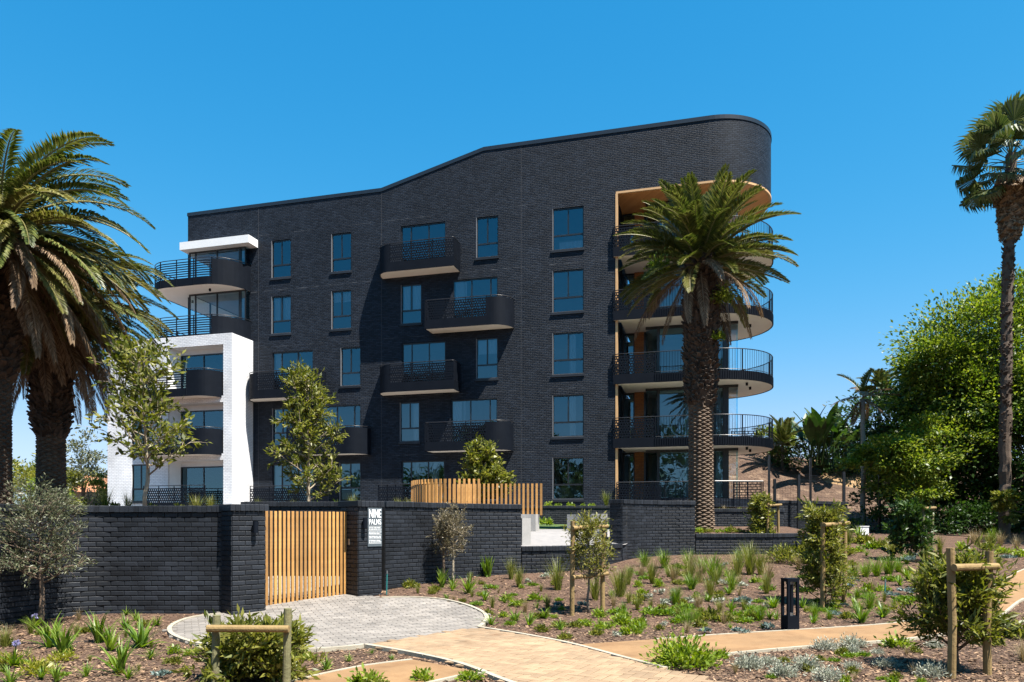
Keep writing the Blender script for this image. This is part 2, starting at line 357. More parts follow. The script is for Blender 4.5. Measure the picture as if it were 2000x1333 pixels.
m = MB()
ys = [-400, -60, -10, 0] + [i * .5 for i in range(8, 84)] + [46, 60, 90, 150, 300, 700, 1500]
xs = [-1500, -500, -200, -90, -45] + [i * 1.0 for i in range(-24, 31)] + [45, 90, 200, 500, 1500]
for iy, y in enumerate(ys):
    for x in xs: m.v.append((x, y, g(x, y) + (random.uniform(-.004, .004) if 8 < y < 30 else 0)))
nx = len(xs)
for iy in range(len(ys) - 1):
    for ix in range(nx - 1):
        a = iy * nx + ix; m.f.append((a, a + 1, a + 1 + nx, a + nx)); m.uv.extend([(0, 0)] * 4)
tag(m.build('ground', 'mulch', smooth=True), kind='structure', label='brown bark mulch ground of the planting beds')

def sheet(name, poly, mat, dz, label=None, sub=None):
    """flat surface that follows the ground, dz above it"""
    bm = bmesh.new(); vs = [bm.verts.new((p[0], p[1], 0)) for p in poly]; bm.faces.new(vs)
    bmesh.ops.triangulate(bm, faces=bm.faces[:])
    for _ in range(2): bmesh.ops.subdivide_edges(bm, edges=[e for e in bm.edges if e.calc_length() > .6], cuts=1, use_grid_fill=False); bmesh.ops.triangulate(bm, faces=bm.faces[:])
    for v in bm.verts: v.co.z = g(v.co.x, v.co.y) + dz
    bmesh.ops.recalc_face_normals(bm, faces=bm.faces[:])
    me = bpy.data.meshes.new(name); bm.to_mesh(me); bm.free()
    o = put(name, me, mat); return tag(o, label, kind='structure')

FORE = smooth_line(gpl([(745, 1171), (800, 1170), (860, 1174), (905, 1184), (938, 1197), (950, 1209), (946, 1221), (935, 1230)]), 4) + \
       gpl([(712, 1265)]) + smooth_line(gpl([(690, 1268), (610, 1274), (480, 1275), (390, 1263), (345, 1249), (331, 1237), (336, 1226), (360, 1214), (400, 1206), (432, 1203)]), 4)
FORE_IN = FORE + [(-5.35, 13.2), (-5.6, 17.2), (-2.6, 17.0), (-3.1, 14.9)]
PATH = smooth_line(gpl([(935, 1230), (1020, 1244), (1115, 1263), (1215, 1290), (1300, 1312), (1395, 1338), (1560, 1400)]), 4) + \
       smooth_line(gpl([(1170, 1400), (1060, 1362), (985, 1336), (900, 1303), (800, 1280), (712, 1265)]), 4)
GRAV_R = smooth_line(gpl([(1112, 1263), (1250, 1254), (1400, 1243), (1560, 1233), (1700, 1224), (1770, 1216), (1840, 1200), (1900, 1172), (1950, 1140), (2000, 1114), (2090, 1085)]), 5) + \
         smooth_line(gpl([(2200, 1110), (2080, 1150), (2000, 1172), (1950, 1208), (1890, 1232), (1800, 1248), (1710, 1257), (1560, 1268), (1420, 1281), (1330, 1292), (1262, 1303)]), 5)
GRAV_L = smooth_line(gpl([(805, 1292), (700, 1306), (590, 1330), (420, 1372)]), 4) + smooth_line(gpl([(600, 1395), (850, 1336), (920, 1321), (965, 1322)]), 4)
sheet('forecourt', FORE_IN, 'joint_sand', .018, 'pale grey paved forecourt before the slatted gate')
sheet('brick_path', PATH, 'joint_sand', .026, 'yellow herringbone brick path leading to the gate')
sheet('gravel_path', GRAV_R, 'gravel_sand', .022, 'orange gravel path branching off to the right')
sheet('gravel_path', GRAV_L, 'gravel_sand', .022, 'orange gravel path branching off at the lower left')

def lay_pavers(parent_name, cells, mat, name, zoff):
    """cells: (x, y, ang, lx, ly); nearest 300 as pieces, the rest joined"""
    par = bpy.data.objects[parent_name]
    def pm(lx, ly):
        b = MB(); h = .02; e = .006; x, y = lx / 2 - .002, ly / 2 - .002
        lo = [(-x, -y, -h), (x, -y, -h), (x, y, -h), (-x, y, -h)]; mi = [(p[0], p[1], -e * .6) for p in lo]; to = [(math.copysign(abs(p[0]) - e, p[0]), math.copysign(abs(p[1]) - e, p[1]), 0) for p in lo]
        b.v = lo + mi + to; b.f = [(8, 9, 10, 11)] + [(i, (i + 1) % 4, 4 + (i + 1) % 4, 4 + i) for i in range(4)] + [(4 + i, 4 + (i + 1) % 4, 8 + (i + 1) % 4, 8 + i) for i in range(4)]
        b.uv = [(0, 0)] * 36; return b
    cells.sort(key=lambda c: c[1]); base = pm(.2, .1); me = base.mesh(name); me.materials.append(MATS[mat])
    rest = MB()
    for i, (x, y, a, lx, ly) in enumerate(cells):
        z = g(x, y) + zoff + random.uniform(-.002, .002)
        slope = (g(x, y + .1) - g(x, y - .1)) / .2
        M = Matrix.Translation((x, y, z)) @ Matrix.Rotation(math.atan(slope), 4, 'X') @ Matrix.Rotation(a, 4, 'Z') @ Matrix.Diagonal((lx / .2, ly / .1, 1, 1)).to_4x4()
        if i < 300:
            o = bpy.data.objects.new(name, me); COL.objects.link(o); o.parent = par; o.matrix_local = M
        else:
            k = len(rest.v); rest.v.extend([tuple(M @ Vector(p)) for p in base.v]); rest.f.extend([tuple(q + k for q in f) for f in base.f]); rest.uv.extend(base.uv)
    if rest.v: tag(rest.build(name + '_field', mat, par), kind='stuff')
# grey pavers in stretcher bond, turned like the gate
cells = []; a = R(24); ca, sa = math.cos(a), math.sin(a)
for j in range(-90, 90):
    for i in range(-60, 60):
        u = i * .204 + (j % 2) * .102; v = j * .104
        x = -3.6 + u * ca - v * sa; y = 12.2 + u * sa + v * ca
        if poly_inside(x, y, FORE_IN) and not poly_inside(x, y, PATH): cells.append((x, y, a, .2, .1))
lay_pavers('forecourt', cells, 'paver_grey', 'paver', .034)
cells = []; a = R(-28); ca, sa = math.cos(a), math.sin(a)
for i in range(-80, 80):
    for j in range(-80, 80):
        k = (i - j) % 4
        if k == 0: u, v, rot = (i + 1) * .102, (j + .5) * .102, a
        elif k == 3: u, v, rot = (i + .5) * .102, (j + 1) * .102, a + R(90)
        else: continue
        x = .3 + u * ca - v * sa; y = 9.4 + u * sa + v * ca
        if y > 6.2 and poly_inside(x, y, PATH): cells.append((x, y, rot, .2, .1))
lay_pavers('brick_path', cells, 'paver_yellow', 'paver', .042)

def kerb(parent, line, wd=.07, h=.05, seg=.5):
    """edging stones laid along a line on the ground"""
    par = bpy.data.objects[parent]; acc = []; d = 0
    for i in range(len(line) - 1):
        a, b = Vector(line[i]), Vector(line[i + 1]); l = (b - a).length
        if l < 1e-6: continue
        n = max(1, int(l / .05)); acc += [a.lerp(b, k / n) for k in range(n)]
    acc.append(Vector(line[-1])); step = max(1, int(seg / .05)); i = 0
    while i < len(acc) - 1:
        j = min(i + step, len(acc) - 1); p = acc[i:j + 1]; i = j
        if len(p) < 2: break
        sub = p[::3] + ([p[-1]] if (len(p) - 1) % 3 else [])
        b = MB(); ring = []
        for k, q in enumerate(sub):
            t = (sub[min(k + 1, len(sub) - 1)] - sub[max(k - 1, 0)]).normalized(); n2 = Vector((-t.y, t.x)) * wd / 2
            q2 = q + t * (.004 if k == 0 else (-.004 if k == len(sub) - 1 else 0)); z = g(q.x, q.y)
            ring.append([(q2.x - n2.x, q2.y - n2.y, z - .03), (q2.x - n2.x * .9, q2.y - n2.y * .9, z + h), (q2.x + n2.x * .9, q2.y + n2.y * .9, z + h), (q2.x + n2.x, q2.y + n2.y, z - .03)])
        for k in range(len(ring) - 1):
            for e in range(3): b.face([ring[k][e], ring[k + 1][e], ring[k + 1][e + 1], ring[k][e + 1]])
        b.face(ring[0]); b.face(ring[-1][::-1]); b.build('edging_stone', 'kerb_stone', par)
nF = 7 * 4 + 1
kerb('forecourt', FORE[:nF]); kerb('forecourt', FORE[nF + 0:])
kerb('brick_path', PATH[:17]); kerb('brick_path', PATH[25:])
kerb('gravel_path', GRAV_R[6:51], wd=.05, h=.03); kerb('gravel_path', GRAV_R[61:97], wd=.05, h=.035)
kerb('gravel_path.001', GRAV_L[:10], wd=.05, h=.03); kerb('gravel_path.001', GRAV_L[15:], wd=.05, h=.035)

# ------------------------------------------------------------------ terraces behind the walls
def flat_poly(name, pts, mat, label):
    b = MB(); b.face(pts); me = b.mesh(name); bm = bmesh.new(); bm.from_mesh(me); bmesh.ops.triangulate(bm, faces=bm.faces[:]); bmesh.ops.recalc_face_normals(bm, faces=bm.faces[:])
    for f in bm.faces:
        if f.normal.z < 0: f.normal_flip()
    bm.to_mesh(me); bm.free(); return tag(put(name, me, mat), label, kind='structure')
TZ = 1.86
flat_poly('terrace', [(-60, 6, TZ), (-9.6, 6, TZ), (-8.35, 11.6, TZ), (-7.95, 13.1, TZ), (-5.3, 13.1, TZ), (-5.9, 17.6, TZ), (-3.0, 17.7, TZ), (-1.3, 18.0, TZ), (.1, 18.1, TZ), (.1, 33, 2.05), (-60, 60, 2.05)], 'mulch', 'raised planted terrace behind the black wall')
m = MB(); m.face([(-5.3, 13.1, 0), (-5.9, 17.6, 0), (-5.9, 17.6, TZ), (-5.3, 13.1, TZ)]); tag(m.build('terrace_edge', 'wall_mortar'), 'dark side of the raised terrace beside the gate', kind='structure')
flat_poly('terrace_paving', [(.05, 17.9, 1.03), (3.1, 20.3, 1.03), (4.6, 24, 1.42), (-1.5, 24, 1.42), (-1.5, 21.5, 1.37), (.05, 20.5, 1.35)], 'paving_far', 'pale paved seating circle behind the low wall')
flat_poly('lawn', [(-1.5, 24, 1.42), (4.6, 24, 1.42), (9, 26, 1.5), (9, 32.6, 1.56), (-4, 32.6, 1.56), (-4, 24, 1.42)], 'lawn', 'strip of lawn before the building')
flat_poly('planter_soil', [(2.85, 20.7, 1.24), *[(p[0] + .02, p[1] + .2, 1.25) for p in bez((3.02, 20.3), (3.85, 21.72), (5.38, 21.8), 10)], (7.6, 22.1, 1.28), (9.5, 23, 1.3), (9.5, 25.7, 1.5), (4.6, 25.7, 1.5), (4.0, 23, 1.4)], 'mulch', 'mulch bed round the palm behind the low wall')
flat_poly('patio', [(-4, 32.9, 2.34), (9, 32.9, 2.34), (9, 27.2, 2.2), (9.6, 27.2, 2.2), (11, 34, 2.3), (14, 42, 2.34), (14, 50, 2.34), (-60, 60, 2.3), (-60, 50, 2.3)], 'paving_far', 'paved patio level along the building')

# ------------------------------------------------------------------ brick walls
def brick_mesh():
    b = MB(); x, z, d, e = .111, .0365, .03, .006     # long axis x, front towards -y
    bk = [(-x, d, -z), (x, d, -z), (x, d, z), (-x, d, z)]; fr = [(p[0], e, p[2]) for p in bk]; ff = [(math.copysign(x - e, p[0]), 0, math.copysign(z - e, p[2])) for p in bk]
    b.v = bk + fr + ff; b.f = [(8, 9, 10, 11)] + [(i, (i + 1) % 4, 4 + (i + 1) % 4, 4 + i) for i in range(4)] + [(4 + i, 4 + (i + 1) % 4, 8 + (i + 1) % 4, 8 + i) for i in range(4)]
    b.uv = [(0, 0)] * 36
    return b
BR = brick_mesh(); BRM = BR.mesh('brick'); BRM.materials.append(MATS['wall_brick'])
COPM = None
def cope_mesh(dep):
    b = MB(); x, z, e = .037, .055, .007
    lo = [(-x, 0, -z), (x, 0, -z), (x, dep, -z), (-x, dep, -z)]; hi = [(p[0], p[1], z - e) for p in lo]
    tp = [(-x + e, e, z), (x - e, e, z), (x - e, dep - e, z), (-x + e, dep - e, z)]
    b.v = lo + hi + tp; b.f = [(3, 2, 1, 0), (8, 9, 10, 11)] + [(i, (i + 1) % 4, 4 + (i + 1) % 4, 4 + i) for i in range(4)] + [(4 + i, 4 + (i + 1) % 4, 8 + (i + 1) % 4, 8 + i) for i in range(4)]
    b.uv = [(0, 0)] * 40; return b
def resample(line):
    P = [Vector((p[0], p[1])) for p in line]; S = [0]
    for i in range(len(P) - 1): S.append(S[-1] + (P[i + 1] - P[i]).length)
    def at(s):
        s = min(max(s, 0), S[-1])
        for i in range(len(P) - 1):
            if s <= S[i + 1] + 1e-9:
                t = (s - S[i]) / max(S[i + 1] - S[i], 1e-9); return P[i].lerp(P[i + 1], t), (P[i + 1] - P[i]).normalized()
        return P[-1], (P[-1] - P[-2]).normalized()
    return at, S[-1]
def wall(name, label, legs, ztop, zbase, thick=.24, overhang=.03, cope=True, cope_legs=None, cat='wall', limit=300):
    """legs: polylines walked with the seen face on the right hand; bricks are pieces, ztop is the coping's top"""
    l0 = legs[0][0]; zb = min(zbase(*p[:2]) for lg in legs for p in lg) - .05
    root = thing(name, label, cat, (l0[0], l0[1], zb)); O = Vector((l0[0], l0[1], zb))
    core = MB(); items = []; ct = ztop - (.113 if cope else 0)
    for lg in legs:
        at, Ltot = resample(lg); nseg = max(1, int(Ltot / .2)); pts = []
        for k in range(nseg + 1):
            p, t = at(Ltot * k / nseg); nin = Vector((-t.y, t.x)); pts.append((p + nin * .011, p + nin * thick))
        for k in range(nseg):
            a, b = pts[k], pts[k + 1]
            q = lambda v, z: (v.x - O.x, v.y - O.y, z - O.z)
            core.face([q(a[0], zb), q(b[0], zb), q(b[0], ct), q(a[0], ct)])
            core.face([q(b[1], zb), q(a[1], zb), q(a[1], ct), q(b[1], ct)])
            core.face([q(a[0], ct), q(b[0], ct), q(b[1], ct), q(a[1], ct)])
        for a in (pts[0], pts[-1]):
            core.face([q(a[0], zb), q(a[1], zb), q(a[1], ct), q(a[0], ct)])
        row = 0; z = ct - .0365 - .010
        while z > zb:
            s = 0.0 if row % 2 == 0 else -.116
            while s < Ltot - .02:
                a, b = max(s, 0) + .004, min(s + .232, Ltot) - .004
                if b - a > .03:
                    p, t = at((a + b) / 2)
                    if z > zbase(p.x, p.y) - .06: items.append((p, t, z, (b - a)))
                s += .232
            z -= .085; row += 1
    core.build('core', 'wall_mortar', root)
    items.sort(key=lambda e: e[0].y); rest = MB()
    for i, (p, t, z, ln) in enumerate(items):
        M = Matrix.Translation((p.x - O.x, p.y - O.y, z - O.z)) @ Matrix.Rotation(math.atan2(t.y, t.x) + random.uniform(-.012, .012), 4, 'Z') @ Matrix.Rotation(random.uniform(-.008, .008), 4, 'Y')
        M = M @ Matrix.Translation((0, -.012 + random.uniform(-.003, .003), 0)) @ Matrix.Diagonal((ln / .222, 1, random.uniform(.96, 1.0), 1))
        if i < limit:
            o = bpy.data.objects.new('brick', BRM); COL.objects.link(o); o.parent = root; o.matrix_local = M
        else:
            k = len(rest.v); rest.v.extend([tuple(M @ Vector(v)) for v in BR.v]); rest.f.extend([tuple(q + k for q in f) for f in BR.f]); rest.uv.extend(BR.uv)
    if rest.v: tag(rest.build('brickwork', 'wall_brick', root), kind='stuff')
    if cope:
        cm = cope_mesh(thick + 2 * overhang + .012); me = cm.mesh('coping_brick'); me.materials.append(MATS['wall_brick'])
        for lg in (cope_legs or legs):
            at, Ltot = resample(lg); n = max(1, round(Ltot / .084)); st = Ltot / n
            for k in range(n):
                p, t = at((k + .5) * st)
                M = Matrix.Translation((p.x - O.x, p.y - O.y, ztop - .055 - O.z + random.uniform(-.003, .003))) @ Matrix.Rotation(math.atan2(t.y, t.x) + random.uniform(-.02, .02), 4, 'Z') @ Matrix.Translation((0, -overhang - .012 + random.uniform(-.004, .004), 0)) @ Matrix.Diagonal((st / .079, 1, 1, 1))
                o = bpy.data.objects.new('coping_brick', me); COL.objects.link(o); o.parent = root; o.matrix_local = M
    return root
def pillar(name, label, a, ang, wd, dp, ztop, zb0):
    """a: front-left corner, front runs along ang"""
    t = Vector((math.cos(ang), math.sin(ang))); n = Vector((-t.y, t.x)); A_ = Vector(a); B_ = A_ + t * wd; C_ = B_ + n * dp; D_ = A_ + n * dp
    f = lambda x, y: zb0
    legs = [[D_, A_], [A_, B_], [B_, C_]]
    root = wall(name, label, [[tuple(v) for v in lg] for lg in legs], ztop, f, thick=wd * .45, cope=False, cat='pillar')
    # cap of bricks on edge
    cap = cope_mesh(dp + .09); me = cap.mesh('coping_brick'); me.materials.append(MATS['wall_brick']); k = round((wd + .09) / .084); st = (wd + .09) / k
    O = root.location
    for i in range(k):
        p = A_ - t * .045 + t * (i + .5) * st - n * .045
        M = Matrix.Translation((p.x - O.x, p.y - O.y, ztop + .056 - O.z + random.uniform(-.002, .002))) @ Matrix.Rotation(ang + random.uniform(-.01, .01), 4, 'Z') @ Matrix.Diagonal((st / .079, 1, 1, 1))
        o = bpy.data.objects.new('coping_brick', me); COL.objects.link(o); o.parent = root; o.matrix_local = M
    return root
flat0 = lambda x, y: g(x, y) - .02
GA = R(45); GT = Vector((math.cos(GA), math.sin(GA))); GN = Vector((-GT.y, GT.x)); P0 = Vector((-4.753, 12.6))
wall('boundary_wall', 'long black painted brick wall left of the gate behind the olive tree', [[(-9.4, 7.1), (-8.45, 10.3), (-8.05, 11.55)] + bez((-7.98, 11.8), (-7.70, 12.9), (-6.75, 12.9), 12) + [(-4.95, 12.9)]], 1.92, flat0)
pillar('gate_pillar', 'black brick gate pillar left of the slatted gate', P0, GA, .60, .62, 1.83, -.02)
PR = P0 + GT * 2.515
pillar('gate_pillar', 'black brick gate pillar right of the gate carrying the name sign', PR, GA, .535, .62, 1.94, .0)
wall('curved_wall', 'curved black brick wall between the sign pillar and the low wall', [bez((-2.62, 15.3), (-1.15, 17.45), (.22, 17.75), 14)], 2.07, flat0)
wall('low_wall', 'low black brick wall before the concrete seats', [bez((.235, 17.83), (1.7, 17.9), (2.98, 20.25), 10)], 1.06, flat0)
wall('curved_wall', 'curved black brick wall left of the central palm trunk', [[(2.70, 20.52), (3.02, 20.3)], bez((3.02, 20.3), (3.85, 21.72), (5.38, 21.8), 10)], 2.27, flat0, thick=.3)
wall('low_wall', 'low black brick retaining wall right of the central palm trunk', [[(5.40, 21.83), (7.7, 21.95)], [(7.7, 21.95), (9.6, 22.9)]], 1.31, flat0)
wall('court_wall', 'black brick wall behind the slatted gate', [[(-6.35, 17.4), (-2.3, 17.4)]], 2.12, lambda x, y: 0.0)
wall('planter_wall', 'dark planter wall below the hosta plants at the building', [[(-4, 32.75), (8.2, 32.75)]], 2.38, lambda x, y: 1.5)
wall('planter_wall', 'upper black planter wall behind the central palm trunk', [[(4.7, 25.8), (8.6, 25.8)], [(8.6, 25.8), (9.6, 26.2)]], 2.12, lambda x, y: 1.45)
wall('screen_wall', 'black brick wall with pale lit end by the mesh fence', [[(9.2, 27.6), (9.65, 27.0)], [(9.65, 27.0), (10.9, 27.6)], [(10.9, 27.6), (13.2, 29.2)]], 2.45, lambda x, y: 1.0)

# gate
def local_frame(root_loc, ang): return Matrix.Translation(root_loc) @ Matrix.Rotation(ang, 4, 'Z')
GO = P0 + GT * .62 + GN * .42
gate = thing('slatted_gate', 'timber slatted gate with vertical slats between the two black pillars', 'gate', (GO.x, GO.y, .03), GA)
sl = MB(); sl.box((0, 0, .92), (.052, .03, 1.78)); slm = sl.mesh('slat'); slm.materials.append(MATS['timber_slat'])
for i in range(22):
    o = bpy.data.objects.new('slat', slm); COL.objects.link(o); o.parent = gate; o.location = (.04 + i * .0865, 0, random.uniform(-.004, .004)); o.rotation_euler = (0, 0, random.uniform(-.04, .04))
for z in (.16, .9, 1.68):
    m = MB(); m.span(0, 1.89, .018, .06, z - .025, z + .025); m.build('rail', 'black_metal', gate)
for x_ in (-.03, 1.89): m = MB(); m.span(x_, x_ + .03, -.01, .06, 0, 1.84); m.build('post', 'black_metal', gate)

def wall_light(label, t, z):
    p = P0 + GT * t; r = thing('wall_light', label, 'light', (p.x, p.y, z), GA)
    m = MB(); m.tube([(0, -.085, -.1), (0, -.085, .1)], .045, 12); m.build('housing', 'black_metal', r)
    m = MB(); m.span(-.02, .02, -.06, .0, -.03, .03); m.build('bracket', 'black_metal', r)
wall_light('small black up-and-down wall light on the left gate pillar', .38, 1.55)
wall_light('small black wall light beside the name sign', 2.515 + .10, 1.62)
ip = PR + GN * .30
ic = thing('intercom', 'small steel keypad on the shaded side of the sign pillar', 'intercom', (ip.x, ip.y, 1.25), GA)
m = MB(); m.span(-.026, -.014, -.03, .03, -.06, .06); m.build('plate', 'steel', ic)
# sign
sp = PR + GT * .36 - GN * .022
sg = thing('name_sign', 'grey plate with white letters reading NINE PALMS on the right gate pillar', 'sign', (sp.x, sp.y, 1.16), GA)
m = MB(); m.span(-.165, .165, -.012, .006, 0, .76); m.build('plate', 'sign_plate', sg)
def text_part(s, size, x, z, name, parent, wdt, mat='sign_white', bold=.012):
    c = bpy.data.curves.new(name, 'FONT'); c.body = s; c.size = size; c.align_x = 'CENTER'; c.extrude = .003; c.offset = bold * size
    t = bpy.data.objects.new('tmp', c); COL.objects.link(t); bpy.context.view_layer.update()
    me = bpy.data.meshes.new_from_object(t.evaluated_get(bpy.context.evaluated_depsgraph_get())); bpy.data.objects.remove(t)
    w0 = max(v.co.x for v in me.vertices) - min(v.co.x for v in me.vertices); k = wdt / w0
    for v in me.vertices: v.co.x *= k
    me.materials.clear(); o = put(name, me, mat, parent); o.rotation_euler = (R(90), 0, 0); o.location = (x, -.0155, z); return o
text_part('NINE', .235, 0, .565, 'lettering', sg, .28, bold=.012)
text_part('PALMS', .15, .0, .43, 'lettering', sg, .28, bold=.004)
m = MB(); random.seed(3)
for k in range(13):
    z = .40 - k * .028
    if k % 3 == 0:
        m.span(-.145, .145, -.0145, -.012, z - .006, z)
    else:
        x = -.14
        while x < .13:
            w_ = random.uniform(.012, .03); m.span(x, min(x + w_, .145), -.0145, -.012, z - .013, z + .002); x += w_ + random.uniform(.006, .014)
m.build('small_print', 'sign_white', sg); random.seed(11)

# ------------------------------------------------------------------ apartment building (local x along the front, y into the block)
TH = math.atan(F_PX / 5330.0); AX, AY = 3.483, 36.07; cT, sT = math.cos(TH), math.sin(TH)
def U(px, out=0.0):
    """position along the front of a pixel column, on a plane 'out' metres before the front"""
    ax, ay = AX - out * sT, AY - out * cT; r = (px - 1000) / F_PX
    return (r * ay - ax) / (cT + r * sT)
B = thing('apartment_building', 'five storey black brick apartment building with rounded roof corner and white wing', 'building', (AX, AY, 0), -TH)
TOPS = [4.83 + 3.055 * k for k in range(5)]; SLAB = [14.4 - 3.055 * (4 - k) for k in range(5)]   # window heads, balcony undersides per storey
ULEFT, UCURVE, UWING = U(367), U(1386), U(1203)
ROOF = [(ULEFT, 19.1), (U(745), 19.1), (U(945), 20.5), (UCURVE, 20.5)]
BASEZ = 1.7; SOFF = 17.47
# openings in the black front
OPEN = []
def rect(px0, px1, st, h=2.05, kind='window', extra=None): OPEN.append((U(px0), U(px1), TOPS[st] - h, TOPS[st], kind, st, extra))
for st in range(5): rect(1079, 1140, st, extra='wide')
rect(930, 973, 4); rect(647, 686, 4); rect(530, 568, 4)
rect(783, 823, 3); rect(647, 686, 3); rect(530, 568, 3)
rect(930, 972, 2); rect(665, 704, 2)
rect(781, 819, 1); rect(532, 570, 1)
rect(926, 970, 0); rect(663, 704, 0)
rect(783, 870, 4, 2.42, 'door'); rect(884, 972, 3, 2.42, 'door'); rect(785, 870, 2, 2.42, 'door'); rect(881, 971, 1, 2.42, 'door'); rect(784, 868, 0, 2.42, 'door')
rect(532, 611, 2, 2.42, 'door'); rect(624, 704, 1, 2.42, 'door'); rect(532, 612, 0, 2.42, 'door')
UBAY0, UBAY1 = U(378), U(481)      # glazed corner at the upper left
def wall_with_holes(name, mat, x0, x1, z0, z1, y, holes, parent, reveal=.13, flip=False):
    xs_ = sorted({x0, x1, *[h[0] for h in holes if x0 < h[0] < x1], *[h[1] for h in holes if x0 < h[1] < x1]})
    zs_ = sorted({z0, z1, *[h[2] for h in holes if z0 < h[2] < z1], *[h[3] for h in holes if z0 < h[3] < z1]})
    b = MB()
    for i in range(len(xs_) - 1):
        for j in range(len(zs_) - 1):
            cx, cz = (xs_[i] + xs_[i + 1]) / 2, (zs_[j] + zs_[j + 1]) / 2
            if any(h[0] < cx < h[1] and h[2] < cz < h[3] for h in holes): continue
            q = [(xs_[i], zs_[j]), (xs_[i + 1], zs_[j]), (xs_[i + 1], zs_[j + 1]), (xs_[i], zs_[j + 1])]
            b.face([(p[0], y, p[1]) for p in q], q)
    for h in holes:
        a0, a1, b0, b1 = max(h[0], x0), min(h[1], x1), max(h[2], z0), min(h[3], z1); r = y + reveal
        b.face([(a0, y, b0), (a0, y, b1), (a0, r, b1), (a0, r, b0)], [(0, b0), (0, b1), (.13, b1), (.13, b0)])
        b.face([(a1, y, b1), (a1, y, b0), (a1, r, b0), (a1, r, b1)], [(0, b1), (0, b0), (.13, b0), (.13, b1)])
        b.face([(a0, y, b1), (a1, y, b1), (a1, r, b1), (a0, r, b1)], [(a0, 0), (a1, 0), (a1, .08), (a0, .08)])
        b.face([(a0, y, b0), (a0, r, b0), (a1, r, b0), (a1, y, b0)], [(a0, 0), (a0, .08), (a1, .08), (a1, 0)])
    return b
CAN_Z = 16.75                       # head of the glazed corner
holes = [o[:4] for o in OPEN] + [(ULEFT - .01, UBAY1, 11.3, CAN_Z)]
m = wall_with_holes('front_wall', 'black_brick', ULEFT, UWING, BASEZ, SOFF, 0, holes, B)
# the band above the soffit follows the roof line
for i in range(len(ROOF) - 1):
    (a, za), (b, zb) = ROOF[i], ROOF[i + 1]
    m.face([(a, 0, SOFF), (b, 0, SOFF), (b, 0, zb), (a, 0, za)], [(a, SOFF), (b, SOFF), (b, zb), (a, za)])
m.build('front_wall', 'black_brick', B)
CR = 2.9; DEPTH = 2 * CR
arc = [(UCURVE + CR * math.sin(t), CR - CR * math.cos(t)) for t in [math.pi * k / 40 for k in range(41)]]
m = MB(); acc = UCURVE + .116
for i in range(40):
    a, b = arc[i], arc[i + 1]; d = math.dist(a, b)
    m.face([(a[0], a[1], SOFF), (b[0], b[1], SOFF), (b[0], b[1], 20.5), (a[0], a[1], 20.5)], [(acc, SOFF), (acc + d, SOFF), (acc + d, 20.5), (acc, 20.5)]); acc += d
m.face([(UCURVE, DEPTH, SOFF), (UWING - 2, DEPTH, SOFF), (UWING - 2, DEPTH, 20.5), (UCURVE, DEPTH, 20.5)], [(0, SOFF), (6, SOFF), (6, 20.5), (0, 20.5)])
m.build('rounded_corner', 'black_brick', B)
# roof deck, side and back walls, storeys
BD = 13.0
m = MB()
for i in range(len(ROOF) - 1):
    (a, za), (b, zb) = ROOF[i], ROOF[i + 1]
    m.face([(a, 0.02, za - .12), (b, 0.02, zb - .12), (b, BD, zb - .12), (a, BD, za - .12)])
m.face([(p[0], p[1], 20.38) for p in arc])
m.build('roof', 'dark_flashing', B)
m = MB()
for i in range(len(ROOF) - 1):
    (a, za), (b, zb) = ROOF[i], ROOF[i + 1]; e = .0
    m.face([(a, -.03, za - .13), (b, -.03, zb - .13), (b, -.03, zb + .06), (a, -.03, za + .06)])
    m.face([(a, -.03, za + .06), (b, -.03, zb + .06), (b, .25, zb + .06), (a, .25, za + .06)])
    m.face([(a, -.03, za - .13), (a, -.002, za - .13), (b, -.002, zb - .13), (b, -.03, zb - .13)])
    m.face([(a, .25, za - .13), (a, .25, za + .06), (b, .25, zb + .06), (b, .25, zb - .13)])
big = [(UCURVE + (CR + .03) * math.sin(t), CR - (CR + .03) * math.cos(t)) for t in [math.pi * k / 40 for k in range(41)]]
sml = [(UCURVE + (CR - .25) * math.sin(t), CR - (CR - .25) * math.cos(t)) for t in [math.pi * k / 40 for k in range(41)]]
for i in range(40):
    a, b, c, d = big[i], big[i + 1], sml[i + 1], sml[i]
    m.face([(a[0], a[1], 20.37), (b[0], b[1], 20.37), (b[0], b[1], 20.56), (a[0], a[1], 20.56)]); m.face([(a[0], a[1], 20.56), (b[0], b[1], 20.56), (c[0], c[1], 20.56), (d[0], d[1], 20.56)])
    m.face([(d[0], d[1], 20.56), (c[0], c[1], 20.56), (c[0], c[1], 20.37), (d[0], d[1], 20.37)])
m.face([(ULEFT - .03, -.03, 18.97), (ULEFT - .03, -.03, 19.16), (ULEFT - .03, BD, 19.16), (ULEFT - .03, BD, 18.97)])
m.build('roof_coping', 'dark_flashing', B)
m = MB()
m.face([(ULEFT, BD, CAN_Z), (ULEFT, 0, CAN_Z), (ULEFT, 0, 19.1), (ULEFT, BD, 19.1)], [(-BD, CAN_Z), (0, CAN_Z), (0, 19.1), (-BD, 19.1)])
m.face([(ULEFT, BD, BASEZ), (ULEFT, 4.2, BASEZ), (ULEFT, 4.2, CAN_Z), (ULEFT, BD, CAN_Z)], [(-BD, BASEZ), (-4.2, BASEZ), (-4.2, CAN_Z), (-BD, CAN_Z)])
m.face([(UWING - 2, BD, BASEZ), (ULEFT, BD, BASEZ), (ULEFT, BD, 19.1), (UWING - 2, BD, 20.4)], [(0, BASEZ), (22, BASEZ), (22, 19.1), (0, 20.4)])
m.face([(UWING - 2, DEPTH, BASEZ), (UWING - 2, BD, BASEZ), (UWING - 2, BD, 20.4), (UWING - 2, DEPTH, 20.4)], [(0, BASEZ), (7, BASEZ), (7, 20.4), (0, 20.4)])
m.build('rear_wall', 'black_brick', B)
m = MB()
